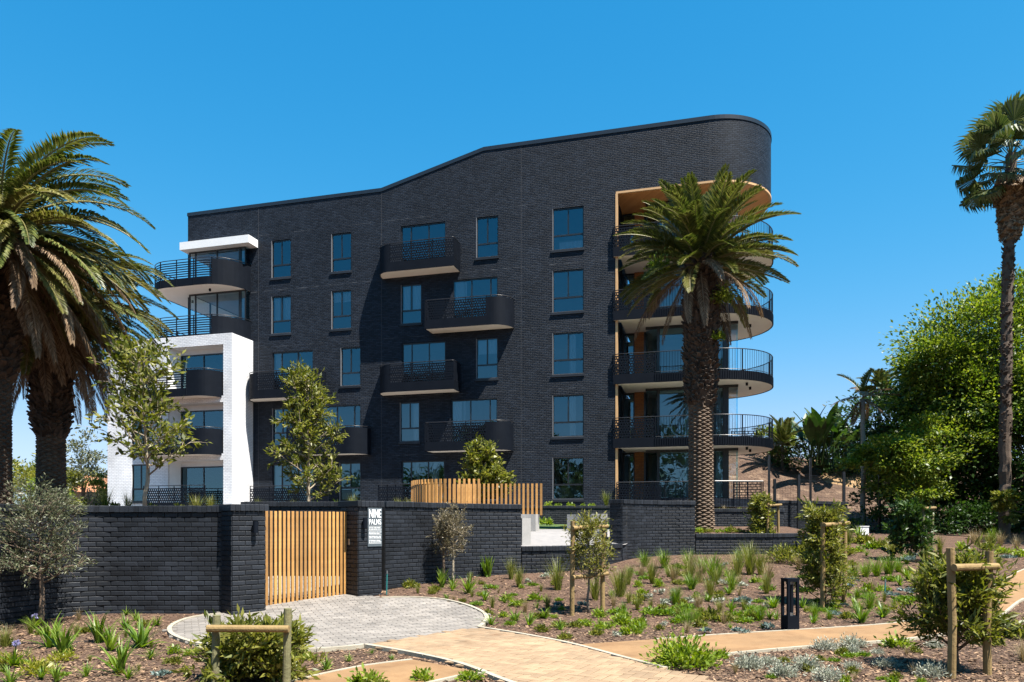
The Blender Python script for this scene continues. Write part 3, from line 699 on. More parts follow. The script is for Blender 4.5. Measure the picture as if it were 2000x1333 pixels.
for k in range(5):
    zf = SLAB[k] + .02
    m.span(ULEFT + .1 if k < 3 else UBAY1 - .0, UWING - .02, .16, BD - .1, zf, zf + .26)
m.build('floor_slab', 'interior_white', B)
m = MB(); m.span(UBAY0 + .02, UBAY1 - .002, -.3, 7, SLAB[4] + .03, SLAB[4] + .25); m.span(UBAY0 + .02, UBAY1 - .002, -.3, 7, SLAB[3] + .03, SLAB[3] + .25); m.build('floor_slab', 'interior_white', B)
m = MB(); m.span(ULEFT + .02, UWING, 5.0, 5.1, BASEZ, 17.4)
for ux in (U(610), U(720), U(760), U(905), U(1035), U(490)): m.span(ux - .05, ux + .05, .2, 5.0, BASEZ, 17.4)
m.build('inner_wall', 'interior_white', B)
m = MB(); m.span(ULEFT + .1, UWING - .02, .2, BD - .2, 17.42, 17.5); m.build('ceiling', 'interior_white', B)

def glazing(name, x0, x1, z0, z1, y, split, parent, sill=True, curtain=None, glass='window_glass', fr=.055):
    """framed window in a reveal; split: list of ('v', x) and ('h', z) bars"""
    wn = MB()
    for q in ((x0, x0 + fr, z0, z1), (x1 - fr, x1, z0, z1), (x0 + fr, x1 - fr, z1 - fr * 1.2, z1), (x0 + fr, x1 - fr, z0, z0 + fr)): wn.span(q[0], q[1], y - .035, y + .035, q[2], q[3])
    for s in split:
        if s[0] == 'v': wn.span(s[1] - fr * .55, s[1] + fr * .55, y - .028, y + .03, s[2], s[3])
        else: wn.span(x0 + fr, x1 - fr, y - .030, y + .03, s[1] - fr * .75, s[1] + fr * .75)
    o = wn.build(name, 'black_frame', parent)
    zs_ = [z0] + [s[1] for s in split if s[0] == 'h'] + [z1]
    for j in range(len(zs_) - 1):
        vs_ = [s[1] for s in split if s[0] == 'v' and s[2] < (zs_[j] + zs_[j + 1]) / 2 < s[3]]
        xx = [x0] + sorted(vs_) + [x1]
        for i in range(len(xx) - 1):
            p = MB(); e = random.uniform(-.006, .006); f2 = random.uniform(-.012, .012)
            p.face([(xx[i] + .02, y + e, zs_[j] + .02), (xx[i + 1] - .02, y - e, zs_[j] + .02), (xx[i + 1] - .02, y - e + f2, zs_[j + 1] - .02), (xx[i] + .02, y + e + f2, zs_[j + 1] - .02)])
            p.build('pane', glass, o)
    if sill:
        s = MB(); s.span(x0 + .002, x0 + .028, -.004, y - .037, z0 + .004, z1 - .004); s.build('sunlit_jamb', 'sunlit_grey', o)  # reveal lining on the left and sill only; its pale grey paints in sunlight
        s = MB(); s.span(x0 + .03, x1 - .002, .0, y - .037, z0 + .002, z0 + .022); s.build('sunlit_sill', 'sunlit_grey', o)
        s = MB(); s.span(x0 - .06, x1 + .04, -.055, y - .036, z0 - .12, z0 - .002); s.build('sill', 'wall_brick', o)
    if curtain:
        for (c0, c1, d0, d1) in curtain:
            c = MB(); n = max(2, int((c1 - c0) / .05)); pts = [(c0 + (c1 - c0) * k / n, y + .12 + .025 * (k % 2)) for k in range(n + 1)]
            for k in range(n): c.face([(pts[k][0], pts[k][1], d0), (pts[k + 1][0], pts[k + 1][1], d0), (pts[k + 1][0], pts[k + 1][1], d1), (pts[k][0], pts[k][1], d1)])
            c.build('curtain', 'curtain', o)
    return o
for (x0, x1, z0, z1, kind, st, ex) in OPEN:
    wdt = x1 - x0
    if kind == 'window':
        zt = z0 + .70 if ex != 'wide' else z0 + .72
        cur = None
        if ex == 'wide' and st == 4: cur = [(x0 + .3, x1 - .06, z0 + .08, z0 + .45)]
        if ex == 'wide' and st in (2, 1): cur = [(x0 + .82, x0 + 1.12, z0, z1)]
        if ex == 'wide' and st == 0: cur = [(x0 + .72, x0 + .86, z0 + .7, z1)]
        if ex != 'wide' and st == 3: cur = [(x0 + .08, x0 + .42, z0 + .72, z1), (x0 + .5, x1 - .08, z0 + .72, z1)] if random.random() < .6 else None
        if ex != 'wide' and cur is None and random.random() < .45: cur = [random.choice([(x0 + .07, x0 + wdt * .45, z0 + .05, z1 - .05), (x0 + .06, x1 - .06, z1 - random.uniform(.5, 1.2), z1 - .05), (x0 + wdt * .62, x1 - .07, z0 + .05, z1 - .05)])]
        glazing('window', x0, x1, z0, z1, .10, [('h', zt), ('v', (x0 + x1) / 2, zt, z1)], B, curtain=cur)
    else:
        s1, s2 = (.22, .62) if st in (4, 2, 0) else (.42, .84)
        cur = []
        if st == 1 and x0 > -8: cur = [(x0 + .02, x0 + .5, z0, z1)]
        if st == 3: cur = [(x0 + .1, x0 + .7, z0, z1)]
        if st == 0 and x0 > -12: cur = [(x0 + .75, x0 + .95, z0, z1), (x0 + 1.6, x0 + 2.0, z0, z1)]
        if x0 < -14: cur = [(x0 + .08, x0 + .55, z0, z1)]
        glazing('sliding_door', x0, x1, z0, z1, .10, [('v', x0 + wdt * s1, z0, z1), ('v', x0 + wdt * s2, z0, z1)], B, sill=False, curtain=cur)

for px, zt_ in ((505, 19.0), (745, 19.0), (1018, 20.35), (1386, 20.35)):
    jx = U(px); m = MB(); m.span(jx - .007, jx + .007, -.004, .004, BASEZ if px < 1386 else SOFF + .07, zt_ - .02); m.build('movement_joint', 'joint_sealant', B)
# ---- balconies
def offset_path(path, d):
    P = [Vector(p) for p in path]; out = []
    for i in range(len(P)):
        t = (P[min(i + 1, len(P) - 1)] - P[max(i - 1, 0)]).normalized(); out.append(P[i] + Vector((t.y, -t.x)) * d)
    return out
def ribbon(b, at, s0, s1, z0, z1, step=.12):
    n = max(1, int((s1 - s0) / step)); pr = None
    for k in range(n + 1):
        p, t = at(s0 + (s1 - s0) * k / n)
        if pr is not None: b.face([(pr.x, pr.y, z0), (p.x, p.y, z0), (p.x, p.y, z1), (pr.x, pr.y, z1)])
        pr = p
def solidify(o, th=.008):
    bm = bmesh.new(); bm.from_mesh(o.data); bmesh.ops.remove_doubles(bm, verts=bm.verts[:], dist=.0008); bm.to_mesh(o.data); bm.free()
    md = o.modifiers.new('thickness', 'SOLIDIFY'); md.thickness = th; md.offset = 0
    return o
def balcony(path, zb, spec, h=1.34, parent=None, soffit='soffit_cream', slab=.30, lip=.0, closing=None, name='balcony', floor_mat='paving_far', lights=()):
    """path: outline seen from above running left to right with the outside on its right hand"""
    pts = [tuple(p) for p in path]; poly = pts + (closing or [])
    b = MB(); ins = [tuple(v) for v in offset_path(pts, -.03)] + (closing or [])
    b.prism(ins, zb, zb + slab, bot=False); root = b.build(name, floor_mat, parent or B)
    b = MB(); b.face([(p[0], p[1], zb - .004) for p in reversed(ins)]); b.build('soffit', soffit, root)
    at, Lt = resample(pts)
    for (kind, f0, f1) in spec:
        s0, s1 = f0 * Lt, f1 * Lt
        b = MB()
        if kind == 'solid':
            ribbon(b, at, s0, s1, zb - .03 - lip, zb + h, .05); solidify(b.build('solid_panel', 'black_metal', root))
        elif kind == 'perf':
            ribbon(b, at, s0, s1, zb - .03 - lip, zb + .44)
            rows = 7; rh = (h - .46) / rows
            for r_ in range(rows):
                z = zb + .44 + r_ * rh
                ribbon(b, at, s0, s1, z + rh * .55, z + rh)
                s = s0 + (.055 if r_ % 2 else 0)
                while s < s1:
                    ribbon(b, at, s, min(s + .05, s1), z, z + rh * .55, 1); s += .125
            solidify(b.build('perforated_panel', 'black_metal', root))
            k = max(1, round((s1 - s0) / 1.1))
            for i in range(k + 1):
                p, t = at(s0 + (s1 - s0) * i / k); q = p + Vector((-t.y, t.x)) * .03
                b = MB(); b.tube([(q.x, q.y, zb), (q.x, q.y, zb + h + .05)], .022, 5); b.build('post', 'black_metal', root)
        elif kind == 'slat':
            ribbon(b, at, s0, s1, zb - .03 - lip, zb + .40)
            for r_ in range(7):
                z = zb + .47 + r_ * .125; ribbon(b, at, s0, s1, z, z + .055)
            solidify(b.build('slatted_panel', 'black_metal', root), .012)
            k = max(1, round((s1 - s0) / 1.1))
            for i in range(k + 1):
                p, t = at(s0 + (s1 - s0) * i / k); b = MB(); b.tube([(p.x, p.y, zb), (p.x, p.y, zb + h + .05)], .03, 5); b.build('post', 'black_metal', root)
        elif kind == 'bars':
            ribbon(b, at, s0, s1, zb - .03 - lip, zb + .40); s = s0
            while s < s1:
                p, t = at(s); n2 = Vector((t.y, -t.x)); q = p + n2 * .012
                b.box((q.x, q.y, zb + .19), (.035, .03, .42), Matrix.Rotation(math.atan2(t.y, t.x), 3, 'Z')); s += .11
            solidify(b.build('edge_band', 'black_metal', root), .01); b = MB(); s = s0
            while s < s1:
                p, t = at(s); b.tube([(p.x, p.y, zb + .40), (p.x, p.y, zb + h + .06)], .009, 4, False); s += .13
            for s in [s0 + (s1 - s0) * i / 8 for i in range(9)]:
                p, t = at(s); b.tube([(p.x, p.y, zb + .40), (p.x, p.y, zb + h + .06)], .024, 5)
            b.build('baluster', 'black_metal', root)
            b = MB(); nn = 60; b.tube([(*at(s0 + (s1 - s0) * k / nn)[0], zb + .46) for k in range(nn + 1)], .014, 5); b.build('lower_rail', 'rail_metal', root)
    b = MB(); nn = 50; b.tube([(*at(Lt * k / nn)[0], zb + h + .07) for k in range(nn + 1)], .022, 6); b.build('handrail', 'rail_metal', root, smooth=True)
    for (lx, ly) in lights:
        b = MB(); b.tube([(lx, ly, zb - .14), (lx, ly, zb - .004)], .06, 10); b.build('downlight', 'black_metal', root)
    return root
def qarc(cx, cy, rx, ry, a0, a1, n=10): return [(cx + rx * math.cos(R(a0 + (a1 - a0) * k / n)), cy + ry * math.sin(R(a0 + (a1 - a0) * k / n))) for k in range(n + 1)]
def bal_left(px0, px1, st, out=1.0):      # curved at its left end, square and open at its right
    a, b = U(px0, .3), U(px1, out); path = qarc(a + .75, 0, .75, out, 180, 270) + [(b, -out), (b, -.0)]
    at, Lt = resample(path); la = sum(math.dist(path[i], path[i + 1]) for i in range(10)); lf = b - a - .75
    return balcony(path, SLAB[st], [('solid', 0, (la + .12) / Lt), ('perf', (la + .12) / Lt, (la + lf) / Lt), ('bars', (la + lf + .02) / Lt, 1)])
def bal_right(px0, px1, st, out=1.0):
    a, b = U(px0, out), U(px1, .3); path = [(a, 0), (a, -out)] + qarc(b - .9, 0, .9, out, 270, 360)
    at, Lt = resample(path); lf = b - .9 - a
    return balcony(path, SLAB[st], [('bars', 0, out / Lt), ('perf', out / Lt, (out + lf - .25) / Lt), ('solid', (out + lf - .25) / Lt, 1)])
bal_left(742, 886, 4); bal_left(742, 886, 2); bal_right(830, 1001, 3); bal_right(830, 1000, 1)
bal_left(489, 617, 2); bal_right(560, 719, 1)
def patio_rail(px0, px1, out):
    a, b = U(px0, out), U(px1, out); z = 2.3
    r = MB(); at, Lt = resample([(a, -out), (b, -out)])
    ribbon(r, at, 0, Lt, z, z + .4)
    for k in range(6):
        zz = z + .4 + k * .125; ribbon(r, at, 0, Lt, zz + .07, zz + .125); s = .06 * (k % 2)
        while s < Lt: ribbon(r, at, s, min(s + .05, Lt), zz, zz + .07, 1); s += .125
    o = solidify(r.build('patio_screen', 'black_metal', B)); h = MB(); h.tube([(a, -out, z + 1.28), (b, -out, z + 1.28)], .022, 6); h.build('handrail', 'rail_metal', o)
    for k in range(5): p = MB(); p.tube([(a + (b - a) * k / 4, -out + .03, z - .6), (a + (b - a) * k / 4, -out + .03, z + 1.28)], .025, 5); p.build('post', 'black_metal', o)
patio_rail(739, 806, 1.2); patio_rail(488, 640, 1.2); patio_rail(280, 400, 2.9)

# ---- upper left corner: glazed bay, canopy, two wrap-round balconies
VB = -.35
m = MB(); m.span(U(352, .8), U(486.5, .8), -.85, 1.2, CAN_Z + .0, CAN_Z + .42); m.build('canopy', 'white_render', B)
m = MB(); m.span(ULEFT + .01, U(352, .8) + 1.2, .02, 5, CAN_Z - .02, CAN_Z + .05); m.build('ceiling', 'interior_white', B)
for st in (4, 3):
    z0 = SLAB[st] + .3; z1 = CAN_Z if st == 4 else SLAB[4] - .006
    xa, xb = UBAY0, U(480, .35)
    glazing('corner_window', xa, xb - .45 + .1, z0, z1, VB, [('v', xa + .42, z0, z1), ('v', xa + (xb - xa) * .5, z0, z1)], B, sill=False, glass='clear_glass', fr=.07)
    glazing('corner_window', xb - .35 + .03, xb, z0, z1, VB, [], B, sill=False, glass='window_glass', fr=.05)
    p = MB(); p.face([(xb, VB, z0), (xb, 0, z0), (xb, 0, z1), (xb, VB, z1)]); p.build('side_pane', 'window_glass', B)
    p = MB(); p.face([(xa, VB, z0), (xa, 4.2, z0), (xa, 4.2, z1), (xa, VB, z1)]); p.build('side_pane', 'clear_glass', B)
    p = MB(); p.span(xa - .03, xa + .04, 1.4, 1.48, z0, z1); p.span(xa - .03, xa + .04, 4.15, 4.25, z0, z1); p.build('mullion', 'black_frame', B)
    p = MB(); p.span(UBAY0 + .9, UBAY1 + .3, 4.3, 4.4, z0, z1); p.span(UBAY1 - .02, UBAY1 + .08, .15, 4.3, z0, z1); p.build('inner_wall', 'interior_white', B)
def bal_corner(st, lights=()):
    ur = U(490); ul = -24.1; o = 1.8
    path = [(ul, 4.2), (ul, 0.1)] + qarc(ul + 1.5, -o + 1.5, 1.5, 1.5, 180, 270)[0:] + qarc(ur - 1.7, 0, 1.7, o, 270, 360)
    at, Lt = resample(path); s = 0; lens = [math.dist(path[i], path[i + 1]) for i in range(len(path) - 1)]
    front = sum(lens[:12]); xs_ = U(412, o); fs = front + (xs_ - (ul + 1.5))
    return balcony(path, SLAB[st], [('slat', 0, fs / Lt), ('solid', fs / Lt, 1)], closing=[(UBAY1, .12), (UBAY1, 4.2)] if False else [(ur, .0), (ur - .3, .14), (UBAY0, .14), (UBAY0, 4.2)], lights=lights)
bal_corner(4, [(U(410, 1.0), -1.0), (U(372, .2) - .5, .6)]); bal_corner(3)

# ---- white wing
WO, WX0, WX1, WZ = 1.86, U(210, 1.86), U(453, 1.86), 11.65
wh = []; heads = [11.08 - 3.055 * (2 - k) for k in range(3)]
RX0, RX1 = U(328, WO), U(436, WO)
for k in range(3): wh.append((RX0, RX1, heads[k] - 2.72, heads[k]))
nh = [(U(257, WO), U(291, WO), TOPS[k] - 2.05, TOPS[k]) for k in range(3)]
m = wall_with_holes('white_wall', 'white_brick', WX0, WX1, BASEZ, WZ, -WO, wh + nh, B, reveal=.12)
m.face([(WX1, -WO, BASEZ), (WX1, -.003, BASEZ), (WX1, -.003, WZ), (WX1, -WO, WZ)], [(WX1, BASEZ), (WX1 + WO, BASEZ), (WX1 + WO, WZ), (WX1, WZ)])
m.face([(WX0, 7, BASEZ), (WX0, -WO, BASEZ), (WX0, -WO, WZ), (WX0, 7, WZ)], [(WX0 - 9, BASEZ), (WX0, BASEZ), (WX0, WZ), (WX0 - 9, WZ)])
m.face([(WX0, -WO, WZ), (WX1, -WO, WZ), (WX1, -.003, WZ), (ULEFT - .003, -.003, WZ), (ULEFT - .003, 7, WZ), (WX0, 7, WZ)], [(0, 0)] * 6)
m.face([(ULEFT, 7, BASEZ), (WX0, 7, BASEZ), (WX0, 7, WZ), (ULEFT, 7, WZ)], [(0, 0)] * 4)
m.build('white_wall', 'white_brick', B)
for k in range(3):
    z0, z1 = heads[k] - 2.72, heads[k]; dpt = .75
    b = MB()   # splayed plaster reveal round the loggia
    b.face([(RX0, -WO + .12, z0), (RX0, -WO + .12, z1), (RX0 + .25, -WO + dpt, z1), (RX0 + .25, -WO + dpt, z0)])
    b.face([(RX1, -WO + .12, z0), (RX1, -WO + dpt, z0), (RX1, -WO + dpt, z1), (RX1, -WO + .12, z1)])
    b.face([(RX0, -WO + .12, z1), (RX1, -WO + .12, z1), (RX1, -WO + dpt, z1), (RX0, -WO + dpt, z1)])
    b.face([(RX0, -WO + .12, z0), (RX0, -WO + dpt, z0), (RX1, -WO + dpt, z0), (RX1, -WO + .12, z0)])
    b.face([(RX0, -WO + dpt, z1 - .28), (RX1, -WO + dpt, z1 - .28), (RX1, -WO + dpt, z1), (RX0, -WO + dpt, z1)])
    b.build('loggia', 'white_render', B)
    glazing('sliding_door', RX0 + .25, RX1, z0, z1 - .28, -WO + dpt - .01, [('v', RX0 + .25 + (RX1 - RX0) * .42, z0, z1 - .28), ('v', RX0 + (RX1 - RX0) * .86, z0, z1 - .28)], B, sill=False)
    h = nh[k]; zt = h[2] + .7
    glazing('window', h[0], h[1], h[2], h[3], -WO + .09, [('h', zt), ('v', (h[0] + h[1]) / 2, zt, h[3])], B, sill=False)
    s = MB(); s.span(h[0] - .05, h[1] + .05, -WO - .05, -WO + .05, h[2] - .1, h[2] - .002); s.build('sill', 'dark_flashing', B)
    if k > 0:
        a, e = U(268, WO + .8), RX1 - .03; y0 = -WO; o = .85
        path = [(a + .02, y0)] + qarc(a + .8, y0 - o + .8, .8, .8, 180, 270) + qarc(e - 1.0, y0 + .5, 1.0, o + .5, 270, 360)
        path = [(a, y0 + .0)] + path[1:]
        at, Lt = resample(path); fs = .60
        balcony(path, SLAB[k], [('slat', 0, fs), ('solid', fs, 1)], closing=[(RX0 + .3, y0 + .5), (RX0 + .02, y0 + .02)])
m = MB()
for k in range(3): m.span(WX0 + .1, WX1 - .1, -WO + .8, 6.9, SLAB[k] + .01, SLAB[k] + .26)
m.span(WX0 + .1, WX1 - .1, 2.0, 2.1, BASEZ, WZ - .1); m.build('floor_slab', 'interior_white', B)

# ---- right wing: round balconies, recessed glass, timber soffit
m = MB(); so = [(UWING + .002, .01), *[(p[0], p[1]) for p in [(UCURVE + (CR - .012) * math.sin(t), CR - (CR - .012) * math.cos(t)) for t in [math.pi * k / 40 for k in range(41)]]], (UWING - 2, DEPTH), (UWING - 2, 2.6), (UWING + .002, 2.6)]
m.face([(p[0], p[1], SOFF + .004) for p in reversed(so)], [(p[0] * .82 + p[1] * .57, p[1]) for p in reversed(so)]); m.build('timber_soffit', 'timber_soffit', B)
m = MB(); e = .09
for i in range(40):
    a, b = arc[i], arc[i + 1]; q = lambda p, rr: (UCURVE + (p[0] - UCURVE) * rr, CR + (p[1] - CR) * rr)
    a2, b2 = q(a, 1.006), q(b, 1.006); a3, b3 = q(a, .965), q(b, .965)
    m.face([(a2[0], a2[1], SOFF - .035), (b2[0], b2[1], SOFF - .035), (b2[0], b2[1], SOFF + .06), (a2[0], a2[1], SOFF + .06)]); m.face([(a3[0], a3[1], SOFF - .035), (b3[0], b3[1], SOFF - .035), (b2[0], b2[1], SOFF - .035), (a2[0], a2[1], SOFF - .035)])
m.span(UWING, UCURVE, -.018, .1, SOFF - .035, SOFF + .06); m.span(UWING - .02, UWING + .09, -.02, .12, BASEZ, SOFF - .036)
m.build('timber_trim', 'timber_trim', B)
m = MB(); m.face([(UWING, .12, BASEZ), (UWING, 2.6, BASEZ), (UWING, 2.6, SOFF), (UWING, .12, SOFF)], [(0, BASEZ), (2.6, BASEZ), (2.6, SOFF), (0, SOFF)]); m.build('recess_side', 'black_brick', B)
wpath = [(UWING - .12, .35), (UWING - .12, -.14), (UCURVE, -.14)] + [(UCURVE + (CR + .08) * math.sin(t), CR - .06 - (CR + .08) * math.cos(t)) for t in [math.pi * k / 40 for k in range(1, 41)]] + [(UWING + .2, DEPTH + .02)]
ln = [math.dist(wpath[i], wpath[i + 1]) for i in range(len(wpath) - 1)]; WL = sum(ln); sp_ = ln[0] + (U(1280, .14) - UWING + .12)
for st in (1, 2, 3, 4):
    bl = balcony(wpath, SLAB[st], [('perf', 0, sp_ / WL), ('bars', sp_ / WL, 1)], slab=.28, closing=[(UWING + .2, .4)], lights=[(UCURVE + 1.7, 1.2), (UCURVE + 1.9, 2.4)])
UG0, UG1, VG = U(1285, -1.6), U(1441, -1.6), 1.6
for st in range(5):
    z0 = SLAB[st] + (.3 if st else .6); z1 = (SLAB[st + 1] - .006) if st < 4 else SOFF - .002
    uc = U(1415, -1.6); um = U(1352, -1.6)
    # left: dark door, orange brick pier, angled pane
    xd0, xd1, xp1 = UWING + .02, U(1240, -2.6), U(1258, -2.6)
    glazing('recessed_door', xd0, xd1, z0, z1, 2.6, [], B, sill=False, fr=.08)
    p = MB(); p.prism([(xd1, 2.45), (xp1, 2.45), (xp1, 3.0), (xd1, 3.0)], z0, z1); p.build('brick_pier', 'orange_brick', B)
    p = MB(); p.face([(xp1 + .05, 2.6, z0), (UG0, VG, z0), (UG0, VG, z1), (xp1 + .05, 2.6, z1)]); p.build('angled_pane', 'window_glass', B)
    p = MB(); p.span(xp1, xp1 + .09, 2.5, 2.62, z0, z1); p.span(UG0 - .04, UG0 + .05, VG - .05, VG + .05, z0, z1); p.build('mullion', 'black_frame', B)
    zt = z1 - .12
    glazing('sliding_door', UG0, uc, z0, z1, VG, [('v', um, z0, z1)], B, sill=False, fr=.09, curtain=[(um - .35, um - .12, z0, z1), (uc - .4, uc - .15, z0, z1)])
    p = MB(); p.span(uc - .02, uc + .2, VG - .08, VG + .12, z0, z1); p.build('column', 'black_frame', B)
    p = MB(); p.face([(uc + .2, VG, z0), (UG1, VG, z0), (UG1, VG, z1), (uc + .2, VG, z1)]); p.build('corner_pane', 'clear_glass', B)
    p = MB(); p.face([(UG1, VG, z0), (UG1, 4.3, z0), (UG1, 4.3, z1), (UG1, VG, z1)]); p.build('corner_pane', 'clear_glass', B)
    p = MB(); p.span(UWING - 2, uc - .05, 4.4, 4.5, z0, z1); p.span(uc - .05, uc + .05, 3.4, 4.5, z0, z1); p.span(xp1 + .02, xp1 + .1, 3.0, 4.4, z0, z1); p.build('inner_wall', 'interior_white', B)
    p = MB(); p.span(UG0 - .6, UG1 + .02, VG - .07, VG + .05, z1 - .13, z1 - .003); p.build('head_frame', 'black_frame', B)
    if 0 < st: 
        p = MB(); p.span(UG1 - 1.2, UG1 + .8, 4.6, 4.66, z0 + .1, z0 + .85)
p = MB(); a, b = UWING + .1, UCURVE + 2.2
p.prism([(UWING - .2, .2), (UCURVE, .0), (UCURVE + 2.2, .8), (UCURVE + 2.6, 3), (UCURVE, DEPTH), (UWING - .2, DEPTH)], 1.6, SLAB[0] + .59); p.build('patio_base', 'black_brick', B)
p = MB(); at, Lt = resample([(UWING + .05, -.1), (UCURVE + .3, -.1), (UCURVE + 2.4, .6)]); s = 0; zb = 2.35
while s < Lt:
    q, t = at(s); p.tube([(q.x, q.y, zb), (q.x, q.y, zb + 1.2)], .009, 4, False); s += .13
for s in [Lt * i / 6 for i in range(7)]: q, t = at(s); p.tube([(q.x, q.y, zb - .6), (q.x, q.y, zb + 1.2)], .024, 5)
pr = p.build('patio_balustrade', 'black_metal', B)
p = MB(); p.tube([(*at(Lt * k / 12)[0], zb + 1.22) for k in range(13)], .022, 6); p.build('handrail', 'rail_metal', pr)
p = MB(); ribbon(p, at, 0, 2.1, zb, zb + .42)
for k in range(6):
    zz = zb + .42 + k * .12; ribbon(p, at, 0, 2.1, zz + .07, zz + .12); s = .06 * (k % 2)
    while s < 2.1: ribbon(p, at, s, s + .05, zz, zz + .07, 1); s += .125
solidify(p.build('perforated_panel', 'black_metal', pr))
# open brick-pattern screens at the far side of the round balconies
for st in range(4):
    z0 = SLAB[st] + (.4 if st else .62); b = MB(); x0, x1, y = UG1 - .2, UG1 + 1.0, 4.9 if st else 1.0
    for k in range(7): b.span(x0, x1, y - .02, y + .02, z0 + k * .125, z0 + k * .125 + .04)
    for k in range(6):
        x = x0 + (.1 if k % 2 else 0)
        while x < x1: b.span(x, min(x + .03, x1), y - .018, y + .018, z0 + k * .125 + .04, z0 + (k + 1) * .125); x += .24
    for x in (x0 - .04, (x0 + x1) / 2, x1): b.span(x, x + .05, y - .026, y + .026, z0 - .1, z0 + .82)
    b.build('privacy_screen', 'black_metal', B)

# ------------------------------------------------------------------ vegetation helpers
def frond_mesh(name, L_, e0, droop, npairs=84, ll=.40, wid=.046, mat='frond_green', side=0.0, drop=.25, vee=.45):
    """one pinnate palm leaf growing along +x, rising at e0 degrees and arching over by droop degrees"""
    n = 22; pts = [Vector((0, 0, 0))]; dirs = []
    for k in range(n):
        t = (k + .5) / n; e = R(e0 - droop * t ** 1.4); a = side * t
        d = Vector((math.cos(e) * math.cos(a), math.cos(e) * math.sin(a), math.sin(e))); dirs.append(d); pts.append(pts[-1] + d * (L_ / n))
    b = MB(); b.tube(pts, [.035 * (1 - .85 * k / n) * L_ / 2.8 for k in range(n + 1)], 4, False); nr = len(b.f)
    for k in range(npairs):
        t = .13 + .87 * k / npairs; i = min(int(t * n), n - 1); p = pts[i].lerp(pts[i + 1], t * n - i); d = dirs[i]
        s_ = d.cross(Vector((0, 0, 1)));
        if s_.length < .05: s_ = Vector((0, 1, 0))
        s_.normalize(); u_ = s_.cross(d)
        prof = math.sin(math.pi * min(1, .18 + t * .80)) ** .7
        for sg_ in (-1, 1):
            l = ll * prof * random.uniform(.8, 1.1) + .05; fw = .75 + .5 * t + random.uniform(-.15, .15)
            q = (s_ * sg_ + d * fw + u_ * (vee + random.uniform(-.15, .15))).normalized()
            q2 = (q - Vector((0, 0, drop + random.uniform(0, .2)))).normalized()
            m1 = p + q * l * .5; e_ = m1 + q2 * l * .5; w_ = q.cross(u_); w_ = (d if w_.length < .05 else w_.normalized()) * wid * .5
            b.face([p - w_ * .5, m1 - w_, e_, m1 + w_])
    me = b.mesh(name); me.materials.append(MATS['rachis'] if mat != 'frond_dead' else MATS['frond_dead']); me.materials.append(MATS[mat])
    me.polygons.foreach_set('material_index', [0] * nr + [1] * (len(b.f) - nr)); return me
FR = {}
def frond_set(Lf):
    if Lf in FR: return FR[Lf]
    st_ = random.getstate(); random.seed(5); dk = .72 if Lf < 2.9 else 1.1; dp = .12 if Lf < 2.9 else .42
    g_ = [(frond_mesh('frond', Lf * k, e, dr * dk, side=sd, drop=dp), e) for (k, e, dr, sd) in ((.75, 84, 22, .1), (.95, 74, 45, -.15), (1, 64, 62, .2), (1.02, 52, 70, -.2), (1.05, 38, 72, .1), (1.05, 24, 62, -.1), (1, 10, 55, .15), (.98, -6, 45, -.15))]
    y_ = [(frond_mesh('frond', Lf * k, e, dr, mat='frond_yellow', side=sd, drop=.4), e) for (k, e, dr, sd) in ((1, 22, 60, .1), (.98, 0, 50, -.2), (.95, -20, 40, .1))]
    d_ = [(frond_mesh('dead_frond', Lf * k, e, dr, mat='frond_dead', side=sd, drop=.9, vee=-.2, ll=.30, wid=.022), e) for (k, e, dr, sd) in ((.95, -10, 60, .2), (1.0, -28, 45, -.25), (.95, -45, 35, .1), (.8, -62, 22, -.1))]
    random.setstate(st_); FR[Lf] = (g_, y_, d_); return FR[Lf]
